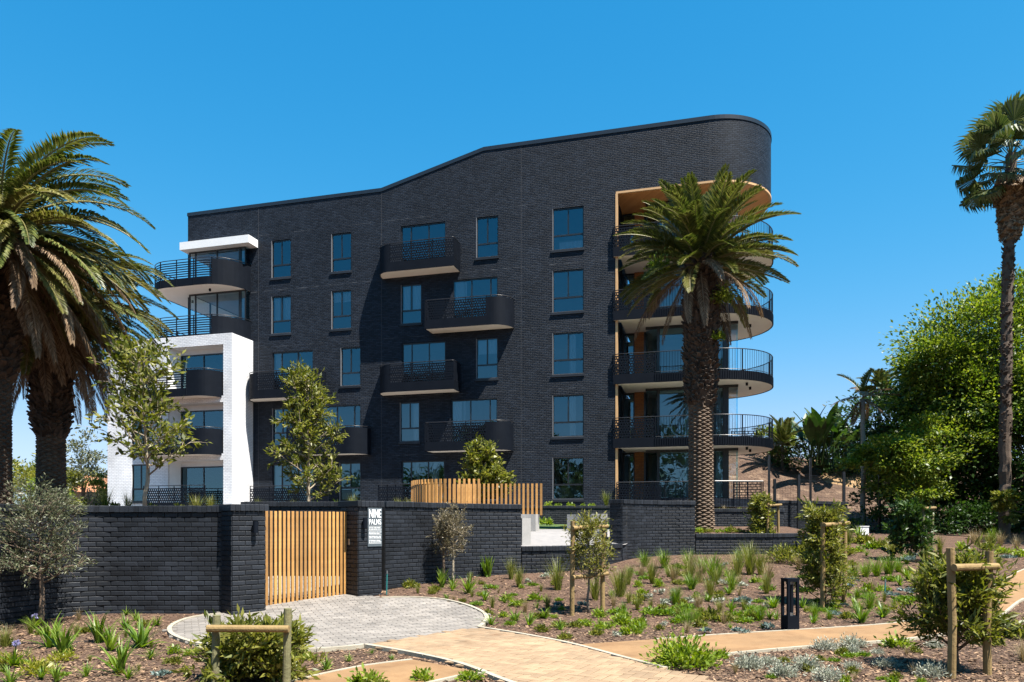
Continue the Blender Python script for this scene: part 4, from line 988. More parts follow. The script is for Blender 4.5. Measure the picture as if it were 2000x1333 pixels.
def date_palm(label, base, h, r0, r1, boot_h, Lf, ngreen, nyellow, ndead, lean=(0, 0), seed=1, skip=0):
    random.seed(seed); root = thing('date_palm', label, 'palm tree', base)
    # trunk with a lattice of leaf scars
    nth, nz = 96, max(40, int(h / .016)); V = []; Fc = []
    def prof(t):
        z = t * h; r_ = r0 * (1 + .22 * math.exp(-z / .5))
        k = min(1, max(0, (z - (h - boot_h)) / .5)); k = k * k * (3 - 2 * k); return r_ * (1 - k) + r1 * k * (1 - .12 * abs(2 * (z - h + boot_h / 2) / boot_h)) if k > 0 else r_
    for j in range(nz + 1):
        t = j / nz; z = t * h; pr = prof(t)
        for i in range(nth):
            a = 2 * math.pi * i / nth; c1 = (8 * i / nth + z / .125) % 1; c2 = (8 * i / nth - z / .125) % 1
            bump = min(1 - abs(2 * c1 - 1), 1 - abs(2 * c2 - 1)); rr = pr * (1 + .20 * (bump ** .6) - .12) + random.uniform(-.006, .006)
            V.append((rr * math.cos(a) + lean[0] * t * t, rr * math.sin(a) + lean[1] * t * t, z - .05))
    for j in range(nz):
        for i in range(nth): Fc.append((j * nth + i, j * nth + (i + 1) % nth, (j + 1) * nth + (i + 1) % nth, (j + 1) * nth + i))
    me = bpy.data.meshes.new('trunk'); me.from_pydata(V, [], Fc); put('trunk', me, 'palm_trunk', root)
    # cut leaf bases below the crown
    b = MB(); nb = int(boot_h * 230)
    for k in range(nb):
        z = h - boot_h + boot_h * ((k + random.random()) / nb); a = k * 2.39996 + random.uniform(-.25, .25); t = z / h; rr = prof(t) * .97
        M = Matrix.Translation((rr * math.cos(a) + lean[0] * t * t, rr * math.sin(a) + lean[1] * t * t, z)) @ Matrix.Rotation(a, 4, 'Z') @ Matrix.Rotation(R(random.uniform(-70, -25)), 4, 'Y') @ Matrix.Rotation(random.uniform(-.5, .5), 4, 'X')
        l = random.uniform(.10, .22); w1, w2, th = random.uniform(.07, .11), random.uniform(.02, .06), .03
        P = [Vector(q) for q in ((-.05, -w1, -th), (-.05, w1, -th), (l, w2, -th * .4), (l, -w2, -th * .4), (-.05, -w1, th), (-.05, w1, th), (l, w2, th * .4), (l, -w2, th * .4))]; P = [M @ q for q in P]
        k0 = len(b.v); b.v.extend([tuple(q) for q in P]); b.f.extend([tuple(k0 + i for i in f) for f in ((0, 1, 2, 3), (4, 7, 6, 5), (0, 4, 5, 1), (1, 5, 6, 2), (2, 6, 7, 3), (3, 7, 4, 0))]); b.uv.extend([(0, 0)] * 24)
    tag(b.build('leaf_bases', 'palm_boot', root), kind='stuff')
    gs, ysx, ds = frond_set(Lf); gs = gs[skip:]; top = Vector((lean[0], lean[1], h))
    def add(sets, k, n, zlo, zhi, spread):
        for i in range(n):
            idx = min(len(sets) - 1, int((i + random.random()) / n * len(sets))); me, e = sets[idx]; a = i * 2.39996 + random.uniform(-.3, .3) + k
            o = bpy.data.objects.new(me.name.split('.')[0], me); COL.objects.link(o); o.parent = root
            zz = zhi - (zhi - zlo) * i / max(1, n); rad = spread * (1 - .7 * max(0, e) / 90)
            o.location = top + Vector((rad * math.cos(a), rad * math.sin(a), zz)); o.rotation_euler = (random.uniform(-.25, .25), random.uniform(-.12, .12), a); s_ = random.uniform(.86, 1.1); o.scale = (s_, s_, s_)
    add(gs, 0, ngreen, -.35, .25, r1 * .8); add(ysx, 1.1, nyellow, -.55, -.25, r1 * .9); add(ds, 2.0, ndead, -.75, -.35, r1)
    return root

def skeleton_tree(name, label, base, h, trunk_r, cfg, leaf_mat, bark, seed, cat='tree', group=None, crown='crown'):
    """trunk with limbs and twigs; leaves sit along the twigs"""
    random.seed(seed); global rng; rng = np.random.default_rng(seed)
    root = thing(name, label, cat, base, 0, group); b = MB(); tips = []; tdir = []
    bend = cfg.get('bend', .04); n = 10; P = [Vector((0, 0, -.05))]; x = y = 0
    for k in range(1, n + 1):
        x += random.uniform(-bend, bend) * h / n * 3; y += random.uniform(-bend, bend) * h / n * 3; P.append(Vector((x, y, h * cfg.get('top', .95) * k / n)))
    for tr in range(cfg.get('stems', 1)):
        off = Vector((0, 0, 0)) if tr == 0 else Vector((random.uniform(-.5, .5), random.uniform(-.5, .5), 0)) * cfg.get('stem_spread', .3)
        Q = [p + off * min(1, p.z / max(h * .5, .1)) for p in P]
        b.tube(Q, [trunk_r * (1 - .9 * (k / n)) + .003 for k in range(n + 1)], 7)
    def at(z):
        t = min(max(z / (h * cfg.get('top', .95)), 0), .999) * n; i = int(t); return P[i].lerp(P[i + 1], t - i)
    nb = cfg['limbs']; z0 = cfg['from'] * h
    for i in range(nb):
        f = (i + random.random() * .8) / nb; z = z0 + (h * cfg.get('top', .95) - z0) * f; a = i * 2.39996 + random.uniform(-.4, .4); l = cfg['prof'](f) * random.uniform(.75, 1.15)
        up_ = cfg['up'](f); p = at(z); d = Vector((math.cos(a), math.sin(a), up_)).normalized(); pts = [p]; m_ = 5
        for k in range(m_):
            d = (d + Vector((random.uniform(-.2, .2), random.uniform(-.2, .2), random.uniform(-.15, .15) + cfg.get('curl', .05)))).normalized(); pts.append(pts[-1] + d * l / m_)
        r_ = max(.004, trunk_r * cfg.get('lr', .4) * (1 - .6 * f)); b.tube(pts, [r_ * (1 - .8 * k / m_) for k in range(m_ + 1)], 5, False)
        for j in range(cfg['twigs']):
            t = random.uniform(cfg.get('tw0', .25), 1) * m_; q0 = min(int(t), m_ - 1); p0 = pts[q0].lerp(pts[q0 + 1], t - q0)
            dd = ((pts[q0 + 1] - pts[q0]).normalized() * .7 + Vector((random.gauss(0, .6), random.gauss(0, .6), random.gauss(.15, .5)))).normalized(); tl = cfg['twl'] * random.uniform(.5, 1.2)
            e_ = p0 + dd * tl; b.tube([p0, p0 + dd * tl * .5 + Vector((0, 0, .02)), e_], [r_ * .35, r_ * .25, .002], 3, False)
            for q in range(cfg['lpt']):
                s_ = random.uniform(.15, 1.05); tips.append(p0 + dd * tl * s_ + Vector((random.gauss(0, 1), random.gauss(0, 1), random.gauss(0, 1))) * cfg.get('jit', .05)); tdir.append(dd)
    b.build('trunk', bark, root, smooth=True)
    if tips:
        Pn = np.array([tuple(t) for t in tips]); D = np.array([tuple(t) for t in tdir])
        tag(put(crown, fast_mesh(crown, leaves(Pn, cfg['leaf'], cfg.get('asp', .45), cfg.get('lup', .35), D)), leaf_mat, root), kind=None)
    return root
def clump_tree(name, label, base, blobs, n, leaf, leaf_mat, bark, trunk, seed, asp=.5, cat='tree', group=None, rc=.16, flat=.6, per=170):
    """large tree: limbs reach to leaf clumps spread over ellipsoids (cx, cy, cz, rx, ry, rz) given relative to the base"""
    random.seed(seed); global rng; rng = np.random.default_rng(seed); root = thing(name, label, cat, base, 0, group); b = MB(); Pt = []; D = []
    h = max(q[2] for q in blobs)
    b.tube([(0, 0, -.1), (trunk * .5, 0, h * .25), (trunk, trunk * .4, h * .55)], [trunk, trunk * .8, trunk * .55], 8)
    tot = sum(q[3] * q[4] + q[4] * q[5] + q[3] * q[5] for q in blobs)
    for q in blobs:
        c = Vector(q[:3]); share = (q[3] * q[4] + q[4] * q[5] + q[3] * q[5]) / tot; ncl = max(5, int(share * n / per)); R_ = max(q[3:])
        b.tube([(trunk * .7, 0, h * .4), (Vector((trunk, 0, h * .55)) + c) / 2, c], [trunk * .5, trunk * .35, trunk * .2], 6, False)
        for k in range(ncl):
            v = rng.normal(size=3); v /= np.linalg.norm(v); s_ = random.uniform(.62, 1.0) ** .6
            if v[2] < -.35 and random.random() < .6: v[2] *= -1
            cp = np.array(c) + v * np.array(q[3:]) * s_
            if random.random() < .45: b.tube([c, (c + Vector(cp)) / 2 + Vector((random.uniform(-.2, .2), random.uniform(-.2, .2), random.uniform(0, .3))), Vector(cp)], [trunk * .14, trunk * .08, .008], 4, False)
            r_ = rc * R_ * random.uniform(.7, 1.6); m_ = int(per * random.uniform(.6, 1.4))
            pp = np.clip(rng.normal(size=(m_, 3)), -1.7, 1.7) * np.array([r_, r_, r_ * flat]); Pt.append(cp + pp); D.append(np.tile(v, (m_, 1)) * .8 + pp / r_ * .4)
    b.build('trunk', bark, root, smooth=True); Pt = np.concatenate(Pt); D = np.concatenate(D)
    put('crown', fast_mesh('crown', leaves(Pt, leaf, asp, .6, D)), leaf_mat, root); return root
def blade_mesh(name, n, h, wd, spread, mat, arch=.6, segs=4, seed=0, tip=0.0, base_r=.03):
    """strap or grass blades fanning out of one crown"""
    st_ = random.getstate(); random.seed(seed); b = MB()
    for k in range(n):
        a = random.uniform(0, 6.283); l = h * random.uniform(.65, 1.12); e = R(90) - abs(random.gauss(0, 1)) * spread * .6 - random.random() * spread * .4; p = Vector((random.uniform(-1, 1), random.uniform(-1, 1), 0)) * base_r; s_ = Vector((-math.sin(a), math.cos(a), 0)); pr = None
        tw = random.uniform(-.5, .5)
        for i in range(segs + 1):
            t = i / segs; wv = wd * (.6 + .4 * math.sin(math.pi * min(1, t + .25))) * (1 - t ** 3 * (1 - tip)); sv = (s_ + Vector((0, 0, tw * t))).normalized() * wv / 2; c = (p - sv, p + sv)
            if pr: 
                k0 = len(b.v)
                b.v.extend([tuple(pr[0]), tuple(pr[1]), tuple(c[1]), tuple(c[0])]); b.f.append((k0, k0 + 1, k0 + 2, k0 + 3)); b.uv.extend([(0, 0)] * 4)
            pr = c; ee = e - arch * t * t * 1.6; p = p + Vector((math.cos(a) * math.cos(ee), math.sin(a) * math.cos(ee), math.sin(ee))) * l / segs
    me = b.mesh(name); bm = bmesh.new(); bm.from_mesh(me); bmesh.ops.remove_doubles(bm, verts=bm.verts[:], dist=.0004); bm.to_mesh(me); bm.free(); me.materials.append(MATS[mat]); random.setstate(st_); return me
def ball_mesh(name, n, r, leaf, mat, asp=.45, flat=.8, seed=0, shell=.45, lift=1.0):
    """small leafy shrub resting on the ground"""
    global rng; rng = np.random.default_rng(seed + 100); k = max(3, int(n / 26)); C = rng.normal(size=(k, 3)); C /= np.linalg.norm(C, axis=1)[:, None]; C[:, 2] = np.abs(C[:, 2]); C *= rng.uniform(.3, .8, (k, 1)) * r
    idx = rng.integers(0, k, n); P = C[idx] + rng.normal(size=(n, 3)) * r * .24; P[:, 2] = np.abs(P[:, 2]) * flat * lift + r * .05; D = P / (np.linalg.norm(P, axis=1)[:, None] + 1e-6); D[:, 2] += .35
    me = fast_mesh(name, leaves(P, leaf, asp, .5, D)); me.materials.append(MATS[mat]); return me
def rosette_mesh(name, n, r, mat, heads=7, seed=0):
    global rng; rng = np.random.default_rng(seed + 300); P = []; D = []
    for k in range(heads):
        c = np.array([rng.normal() * r * .45, rng.normal() * r * .45, rng.uniform(.25, .6) * r]); m_ = n // heads
        v = rng.normal(size=(m_, 3)); v /= np.linalg.norm(v, axis=1)[:, None]; v[:, 2] = np.abs(v[:, 2]) * .8 + .15; P.append(c + v * r * .04); D.append(v * 1.6)
    me = fast_mesh(name, leaves(np.concatenate(P), r * .42, .34, .2, np.concatenate(D))); me.materials.append(MATS[mat]); return me

# ------------------------------------------------------------------ palms
date_palm('tall date palm with dark shaggy trunk before the round balconies', (5.98, 23.5, 1.36), 8.7, .375, .49, 4.75, 2.5, 92, 7, 13, seed=4)
pb = wp(118, 985, 20.0)
date_palm('date palm with drooping dry fronds right of the leftmost palm', (pb[0] - .25, 20.0, TZ), 5.8, .34, .45, 3.7, 2.95, 52, 46, 56, seed=8, skip=3)
pa = wp(14, 985, 16.2)
date_palm('leftmost date palm cut off by the picture edge', (pa[0] - .25, 16.2, TZ), 6.3, .29, .41, 3.4, 2.95, 66, 50, 56, seed=15, skip=2)
# sprouts growing on the palms
for (px, py, y, r_, lab) in ((1415, 585, 23.0, .42, 'bright green leafy shrub sprouting from the right side of the central palm trunk'), (1285, 520, 22.6, .4, 'leafy green sprout hanging in the left of the central palm crown'), (1400, 660, 23.1, .22, 'small green sprout low on the right side of the central palm trunk')):
    p = wp(px, py, y); r2 = thing('sprout', lab, 'shrub', (p[0], p[1], p[2] - r_ * .4)); put('crown', ball_mesh('crown', 420, r_, .10, 'leaf_bright', .55, 1.2, seed=int(px)), None, r2)
# fan palm
random.seed(21); fb = (18.05, 27.2, 1.0); fz = 14.2
fan = thing('fan_palm', 'tall thin fan palm with hanging dead skirt at the right edge', 'palm tree', fb)
b = MB(); nz = 60; b.tube([(random.uniform(-.02, .02) + .25 * (k / nz) ** 2, random.uniform(-.02, .02), fz * k / nz - .1) for k in range(nz + 1)], [.20 - .02 * k / nz + random.uniform(-.02, .02) for k in range(nz + 1)], 12); b.build('trunk', 'bark_brown', fan)
b = MB()
for k in range(420):
    z = random.uniform(3.5, fz - 1.2); a = k * 2.4; M = Matrix.Translation((.18 * math.cos(a) + .25 * (z / fz) ** 2, .18 * math.sin(a), z)) @ Matrix.Rotation(a, 4, 'Z') @ Matrix.Rotation(R(-55), 4, 'Y'); b.box(M.translation, (.16, .07, .025), M.to_3x3())
tag(b.build('leaf_bases', 'palm_boot', fan), kind='stuff')
def fan_mesh(mat, droop, name='fan_leaf', pet=1.25, rad=1.15, nseg=30):
    b = MB(); b.tube([(0, 0, 0), (pet * .5, 0, .06), (pet, 0, 0)], [.022, .016, .012], 4, False)
    for k in range(nseg):
        a = R(-115 + 230 * k / (nseg - 1)); l = rad * random.uniform(.85, 1.05) * (1 - .25 * abs(a) / 2); d = Vector((math.cos(a), math.sin(a), .12 * math.cos(a * 2))); s_ = Vector((-math.sin(a), math.cos(a), .3 * (-1) ** k)) * .045; p = Vector((pet, 0, 0)); m1 = p + d * l * .6; e_ = m1 + (d * (1 - droop) + Vector((0, 0, -droop))) * l * .4
        b.face([p, m1 - s_, m1 + s_]); b.face([m1 - s_, e_, m1 + s_])
    me = b.mesh(name); me.materials.append(MATS[mat]); return me
fm = [fan_mesh('fan_green', .5), fan_mesh('fan_green', .8), fan_mesh('frond_dead', .9, 'dead_fan_leaf', .55, .9)]
for i in range(40):
    t = i / 40; e = 80 - 128 * t; a = i * 2.39996; me = fm[0] if t < .5 else fm[1]; o = bpy.data.objects.new('fan_leaf', me); COL.objects.link(o); o.parent = fan; o.location = (.25, 0, fz - .1 - .5 * t); o.rotation_euler = (random.uniform(-.4, .4), R(-e), a)
for i in range(60):
    t = i / 60; a = i * 2.39996; o = bpy.data.objects.new('dead_fan_leaf', fm[2]); COL.objects.link(o); o.parent = fan; o.location = (.25 + .12 * math.cos(a), .12 * math.sin(a), fz - .5 - 2.1 * t); o.rotation_euler = (random.uniform(-.3, .3), R(58 + 24 * t + random.uniform(-8, 8)), a); s_ = .95 - .25 * t; o.scale = (s_, s_, s_)

# ------------------------------------------------------------------ trees behind, right
def B3(px, py, y): p = wp(px, py, y); return (p[0], p[1], p[2])
def blobs_px(base, lst): return [(*(Vector(wp(px, py, y)) - Vector(base)), rx, ry, rz) for (px, py, y, rx, ry, rz) in lst]
def gb(x, y): return (x, y, g(x, y))
q = gb(20.5, 32); clump_tree('broadleaf_tree', 'large bright green tree behind the fan palm trunk', q, blobs_px(q, [(1905, 690, 32, 2.9, 2.6, 2.2), (1990, 640, 32, 2.4, 2.4, 2.2), (1835, 720, 32, 1.5, 1.6, 1.3), (1960, 790, 31, 2.6, 2.4, 1.8), (1860, 790, 32, 2.2, 2.2, 1.3), (2080, 700, 32, 3, 3, 3), (1900, 740, 33, 2.6, 2, 1.8)]), 58000, .17, 'leaf_bright', 'bark_grey', .28, 31, rc=.17, flat=.62, per=260)
q = gb(16.9, 30); clump_tree('broadleaf_tree', 'low spreading green tree before the dark thicket', q, blobs_px(q, [(1790, 905, 30, 1.5, 1.5, .8), (1730, 880, 30, 1.1, 1.1, .5), (1800, 960, 29.5, 1.2, 1.2, .6), (1850, 860, 30.5, 1.6, 1.4, 1.0), (1700, 910, 30, .9, .9, .4), (1760, 940, 30.5, 1.4, 1.2, .8)]), 22000, .15, 'leaf_bright', 'bark_brown', .14, 32, rc=.2, flat=.5, per=240)
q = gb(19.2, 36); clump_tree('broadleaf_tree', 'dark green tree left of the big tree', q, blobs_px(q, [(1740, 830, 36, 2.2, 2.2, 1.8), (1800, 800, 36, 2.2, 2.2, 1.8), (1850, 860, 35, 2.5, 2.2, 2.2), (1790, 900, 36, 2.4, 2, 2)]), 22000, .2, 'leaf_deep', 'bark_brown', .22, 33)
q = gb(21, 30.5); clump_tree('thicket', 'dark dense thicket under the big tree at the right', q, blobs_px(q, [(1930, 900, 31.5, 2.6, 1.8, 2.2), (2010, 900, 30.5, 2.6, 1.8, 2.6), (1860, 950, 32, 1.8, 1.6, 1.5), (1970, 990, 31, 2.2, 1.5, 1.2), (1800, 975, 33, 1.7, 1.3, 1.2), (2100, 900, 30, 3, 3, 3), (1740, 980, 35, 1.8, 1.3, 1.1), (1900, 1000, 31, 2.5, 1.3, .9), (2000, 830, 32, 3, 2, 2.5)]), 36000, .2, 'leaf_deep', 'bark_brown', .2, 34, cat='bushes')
q = gb(19.8, 26.5); clump_tree('shrub', 'light green leafy branch low at the right edge', q, blobs_px(q, [(1985, 1000, 26.5, .55, .5, .3), (1960, 975, 26.5, .4, .4, .2), (2010, 985, 26.5, .5, .4, .4)]), 1400, .13, 'leaf_mid', 'bark_brown', .05, 35, cat='shrub')
q = gb(20.0, 44); clump_tree('broadleaf_tree', 'dark leafy tree mass on the slope left of the dead palm', (18.2, 46, 3.2), [(.3, 0, 2.2, 2.0, 1.8, 1.5), (1.9, -.5, 2.6, 1.7, 1.7, 1.6), (3.4, -.6, 2.2, 2.2, 1.7, 1.8)], 9000, .22, 'leaf_deep', 'bark_brown', .2, 36)
q = gb(22.5, 24.0); clump_tree('broadleaf_tree', 'tall tree just outside the right edge shading the fan palm trunk', q, [(-.4, .4, 6.4, 2.8, 2.2, 1.3), (2.5, 0, 7.2, 3.2, 2.6, 1.8)], 11000, .3, 'leaf_bright', 'bark_brown', .3, 37)
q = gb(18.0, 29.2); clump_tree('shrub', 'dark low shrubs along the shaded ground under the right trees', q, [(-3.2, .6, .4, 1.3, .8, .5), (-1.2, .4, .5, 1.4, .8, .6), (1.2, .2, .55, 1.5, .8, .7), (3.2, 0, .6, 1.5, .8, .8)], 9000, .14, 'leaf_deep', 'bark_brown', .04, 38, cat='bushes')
# strap-leaved clump of giant bird-of-paradise on the slope
def paddle_clump(label, base, n, h, seed, mat='leaf_deep'):
    random.seed(seed); r = thing('wild_banana', label, 'plant', base)
    for k in range(n):
        b = MB(); a = random.uniform(0, 6.28); e = R(random.uniform(45, 85)); l = h * random.uniform(.7, 1.1); p = Vector((random.uniform(-.6, .6), random.uniform(-.6, .6), 0)); d = Vector((math.cos(a) * math.cos(e), math.sin(a) * math.cos(e), math.sin(e)))
        m1 = p + d * l * .45; b.tube([p, m1], [.05, .03], 5, False); s_ = Vector((-math.sin(a), math.cos(a), 0)); pr = None
        for i in range(7):
            t = i / 6; wv = .30 * math.sin(math.pi * (.08 + .9 * t)) ; c = m1 + d * l * .6 * t + Vector((math.cos(a), math.sin(a), -1)) * .35 * t * t; q_ = (c - s_ * wv + Vector((0, 0, .06)), c, c + s_ * wv + Vector((0, 0, .06)))
            if pr: b.face([pr[0], pr[1], q_[1], q_[0]]); b.face([pr[1], pr[2], q_[2], q_[1]])
            pr = q_
        b.build('paddle_leaf', mat, r)
    return r
paddle_clump('dark paddle-leaved clump on the slope beyond the fence', (18.0, 43.5, 5.0), 26, 3.6, 41)
paddle_clump('paddle-leaved plant below the small palm behind the slope', (19.6, 44, 5.2), 18, 3.4, 42)
def small_palm(label, base, h, Lf, n, nd, seed, bark='bark_grey', tr=.12):
    random.seed(seed); r = thing('palm_tree', label, 'palm tree', base); b = MB(); b.tube([(random.uniform(-.03, .03), 0, h * k / 10 - .1) for k in range(11)], [tr * (1 - .25 * k / 10) for k in range(11)], 8); b.build('trunk', bark, r, smooth=True); gs, ysx, ds = frond_set(Lf)
    for i in range(n):
        me, e = gs[int(i / n * len(gs))]; o = bpy.data.objects.new('frond', me); COL.objects.link(o); o.parent = r; o.location = (0, 0, h); o.rotation_euler = (random.uniform(-.3, .3), 0, i * 2.4)
    for i in range(nd):
        me, e = ds[i % len(ds)]; o = bpy.data.objects.new('dead_frond', me); COL.objects.link(o); o.parent = r; o.location = (0, 0, h); o.rotation_euler = (random.uniform(-.3, .3), R(-30 * (i % 3)), i * 2.4 + 1)
small_palm('dying thin palm with few brown fronds by the fence', gb(14.9, 31.5), 5.6, 1.5, 3, 9, 43)
small_palm('small palm rising behind the dark trees', (21.8, 44, 4.5), 5.0, 1.5, 22, 2, 44)
small_palm('low palm on the slope left of the wild banana', (16.6, 45.5, 4.9), 1.5, 2.2, 20, 4, 45)
clump_tree('shrub', 'sunlit bush on the slope crest right of the building', (16.9, 48, 6.0), [(0, 0, .9, 1.4, 1, .8), (1.2, 0, 1.1, 1.2, 1, .9)], 3000, .2, 'leaf_bright', 'bark_brown', .08, 46, cat='shrub')
for i, (x, y, z) in enumerate([(12.0, 52, 5.7), (13.6, 52, 5.8), (15.2, 51.5, 5.9), (17, 52, 6.2)]):
    clump_tree('shrub', ('leftmost', 'second', 'third', 'rightmost')[i] + ' of the sunlit bushes along the slope crest', (x, y, z), [(0, 0, .35, 1.1, .8, .5), (.7, 0, .3, .8, .8, .45)], 1300, .16, 'leaf_mid', 'bark_brown', .05, 60 + i, cat='shrub', group='bushes on the slope crest')
# slope
m = MB(); nx_, ny_ = 60, 40
for j in range(ny_ + 1):
    for i in range(nx_ + 1):
        x = 9 + 30 * i / nx_; y = 36 + 22 * j / ny_; t = min(1, max(0, (y - 37) / 13)); t = t * t * (3 - 2 * t); z = 1.6 + 4.35 * t + .4 * t * math.sin(x * .5) + .12 * math.sin(x * 2.1 + y) * t
        if i == 0 or j == ny_: z = 0
        m.v.append((x, y, z))
for j in range(ny_):
    for i in range(nx_): a_ = j * (nx_ + 1) + i; m.f.append((a_, a_ + 1, a_ + nx_ + 2, a_ + nx_ + 1)); m.uv.extend([(0, 0)] * 4)
tag(m.build('hill', 'hill_soil', smooth=True), 'mulched earth slope behind the mesh fence', kind='structure')
m = MB(); random.seed(5)
for j in range(13):
    for i in range(9):
        x = 18.3 + 3.0 * (i / 8) + .6 * (j / 12); y = 43.6 + 4.6 * j / 12; t = min(1, max(0, (y - 37) / 13)); t = t * t * (3 - 2 * t); m.v.append((x + random.uniform(-.1, .1), y, 1.6 + 4.35 * t + .4 * t * math.sin(x * .5) + .12 * math.sin(x * 2.1 + y) * t + (.22 + random.uniform(-.08, .12) if 0 < i < 8 and 0 < j < 12 else -.1)))
for j in range(12):
    for i in range(8): a_ = j * 9 + i; m.f.append((a_, a_ + 1, a_ + 10, a_ + 9)); m.uv.extend([(0, 0)] * 4)
tag(m.build('sand_bank', 'sand_soil', smooth=True), 'bare orange sand bank on the slope', kind='structure')

# mesh fence
fence = thing('mesh_fence', 'black mesh fence with tall posts along the slope', 'fence', (10.2, 27.5, 1.0)); FO = Vector(fence.location)
fp = [(1513, 936, 990, 28.0), (1560, 928, 1045, 27.0), (1648, 922, 1002, 29.5), (1718, 925, 1006, 31.0), (1583, 895, 975, 35.0), (1502, 890, 975, 35.5)]
for (px, y0, y1, Y) in fp:
    a_, c_ = Vector(wp(px, y0, Y)), Vector(wp(px, y1, Y)); zb_ = min(c_.z, g(c_.x, Y)) - .1; b = MB(); b.box((a_.x - FO.x, Y - FO.y, (a_.z + zb_) / 2 - FO.z), (.09, .09, a_.z - zb_)); b.build('post', 'black_frame', fence)
def wires(p, q, z0, z1, k):
    b = MB()
    for i in range(k): z = z0 + (z1 - z0) * i / (k - 1); b.tube([(p[0] - FO.x, p[1] - FO.y, z - FO.z), (q[0] - FO.x, q[1] - FO.y, z - FO.z)], .004, 3, False)
    n = int(math.dist(p, q) / .12)
    for i in range(n): x = p[0] + (q[0] - p[0]) * i / n; y = p[1] + (q[1] - p[1]) * i / n; b.tube([(x - FO.x, y - FO.y, z0 - FO.z), (x - FO.x, y - FO.y, z1 - FO.z)], .003, 3, False)
    tag(b.build('wire_mesh', 'rail_metal', fence), kind='stuff')
pA, pB_, pC, pD = wp(1560, 0, 27)[:2], wp(1648, 0, 29.5)[:2], wp(1718, 0, 31)[:2], wp(1513, 0, 28)[:2]
wires(pD, pA, 1.2, 3.3, 12); wires(pA, pB_, 1.2, 3.4, 12); wires(pB_, pC, 1.4, 3.6, 12)
m = MB(); m.box((0, 0, .16), (.35, .3, .32)); m.box((0, 0, .33), (.38, .33, .03)); tag(m.build('utility_box', 'white_render', loc=gb(13.5, 28.6)), 'small white utility box under the trees by the fence', 'box')
# tree belt across the road behind the viewer: it is what the lower windows mirror
for i in range(13):
    x = -66 + i * 11 + random.uniform(-2, 2); y = -24 - random.uniform(0, 10); h_ = random.uniform(11, 19)
    clump_tree('roadside_tree', ('leftmost' if i == 0 else ('rightmost' if i == 12 else ['', 'second', 'third', 'fourth', 'fifth', 'sixth', 'seventh', 'eighth', 'ninth', 'tenth', 'eleventh', 'twelfth'][i])) + ' of the dark trees mirrored in the lower windows, from the left', (x, y, 0), [(0, 0, h_ * .62, 6, 5, h_ * .36), (3, 1, h_ * .4, 5, 4, h_ * .3), (-3, 0, h_ * .42, 5, 4, h_ * .3)], 3200, .75, 'leaf_deep', 'bark_brown', .35, 200 + i, group='trees mirrored in the windows', rc=.2)
# far left background
def far_tree(label, px, py, Y, r, n, mat, seed, tall=1.0, name='far_tree'):
    p = wp(px, py, Y); base = (p[0], Y, 1.8); clump_tree(name, label, base, [(0, 0, p[2] - 1.8, r, r, r * tall), (r * .5, 0, p[2] - 1.8 - r * .4 * tall, r * .9, r, r * .8 * tall)], n, .3 if Y > 45 else .2, mat, 'bark_brown', .15, seed)
far_tree('thin feathery tree right of the left palm trunks', 158, 905, 45, 1.0, 2600, 'leaf_olive', 71, 2.2)
far_tree('pale upright tree next to the feathery tree', 170, 955, 44, 1.0, 1800, 'leaf_mid', 72, 1.3)
far_tree('rounded green tree between the two left palm trunks', 60, 945, 60, 3.0, 3500, 'leaf_mid', 73)
far_tree('distant conifer top between the left palm trunks', 73, 915, 90, 1.0, 1200, 'leaf_deep', 74, 1.6)
far_tree('distant green tree at the left edge behind the palms', -60, 945, 60, 3.5, 3500, 'leaf_mid', 75)
far_tree('low green tree right of the left palms', 100, 965, 50, 1.6, 2200, 'leaf_bright', 76)
hs_ = thing('far_house', 'distant house with terracotta roof beyond the left terrace', 'house', (-35, 62, 1.8))
m = MB(); m.span(-4, 5, 0, 6, 0, 2.4); m.build('wall', 'far_wall', hs_)
m = MB(); m.face([(-4.4, -.4, 2.4), (5.4, -.4, 2.4), (4, 3, 4.0), (-3, 3, 4.0)]); m.face([(5.4, 6.4, 2.4), (-4.4, 6.4, 2.4), (-3, 3, 4), (4, 3, 4)]); m.face([(5.4, -.4, 2.4), (5.4, 6.4, 2.4), (4, 3, 4)]); m.face([(-4.4, 6.4, 2.4), (-4.4, -.4, 2.4), (-3, 3, 4)]); m.build('roof', 'far_roof', hs_)
for x in (-2.5, 0, 2.5): m = MB(); m.span(x, x + 1.1, -.05, .04, .9, 2.0); m.build('window', 'black_frame', hs_)

# ------------------------------------------------------------------ young trees on the terrace
Yt = 15.6; q = wp(283, 985, Yt)
skeleton_tree('young_tree', 'young tree with pale trunk before the white wing', (q[0], Yt, TZ), 3.35, .045, dict(bend=.05, limbs=36, prof=lambda f: 1.3 * (1 - .5 * f) * (.75 + .25 * math.sin(f * 9)), up=lambda f: .35 + .5 * f, twigs=9, twl=.42, lpt=8, leaf=.14, asp=.40, lr=.5, jit=.035, **{'from': .22}), 'leaf_mid', 'bark_pale', 101)
Yt = 18.4; q = wp(604, 975, Yt)
skeleton_tree('young_tree', 'young cone-shaped tree with bare pale limbs above the gate', (q[0], Yt, TZ), 3.45, .05, dict(bend=.02, limbs=34, prof=lambda f: 1.12 * (1 - .8 * f) + .1, up=lambda f: .45 + .3 * f, twigs=10, twl=.36, lpt=17, leaf=.125, asp=.32, lr=.45, jit=.03, lup=.1, **{'from': .08}), 'leaf_mid', 'bark_pale', 102)
Yt = 23.0; q = wp(945, 990, Yt)
skeleton_tree('young_tree', 'bushy young tree behind the timber screen', (q[0], Yt, 1.6), 1.95, .06, dict(bend=.03, limbs=22, prof=lambda f: 1.05 * (1 - .3 * f), up=lambda f: .8 + .4 * f, twigs=10, twl=.3, lpt=20, leaf=.13, asp=.5, jit=.05, **{'from': .2}), 'leaf_mid', 'bark_grey', 103)
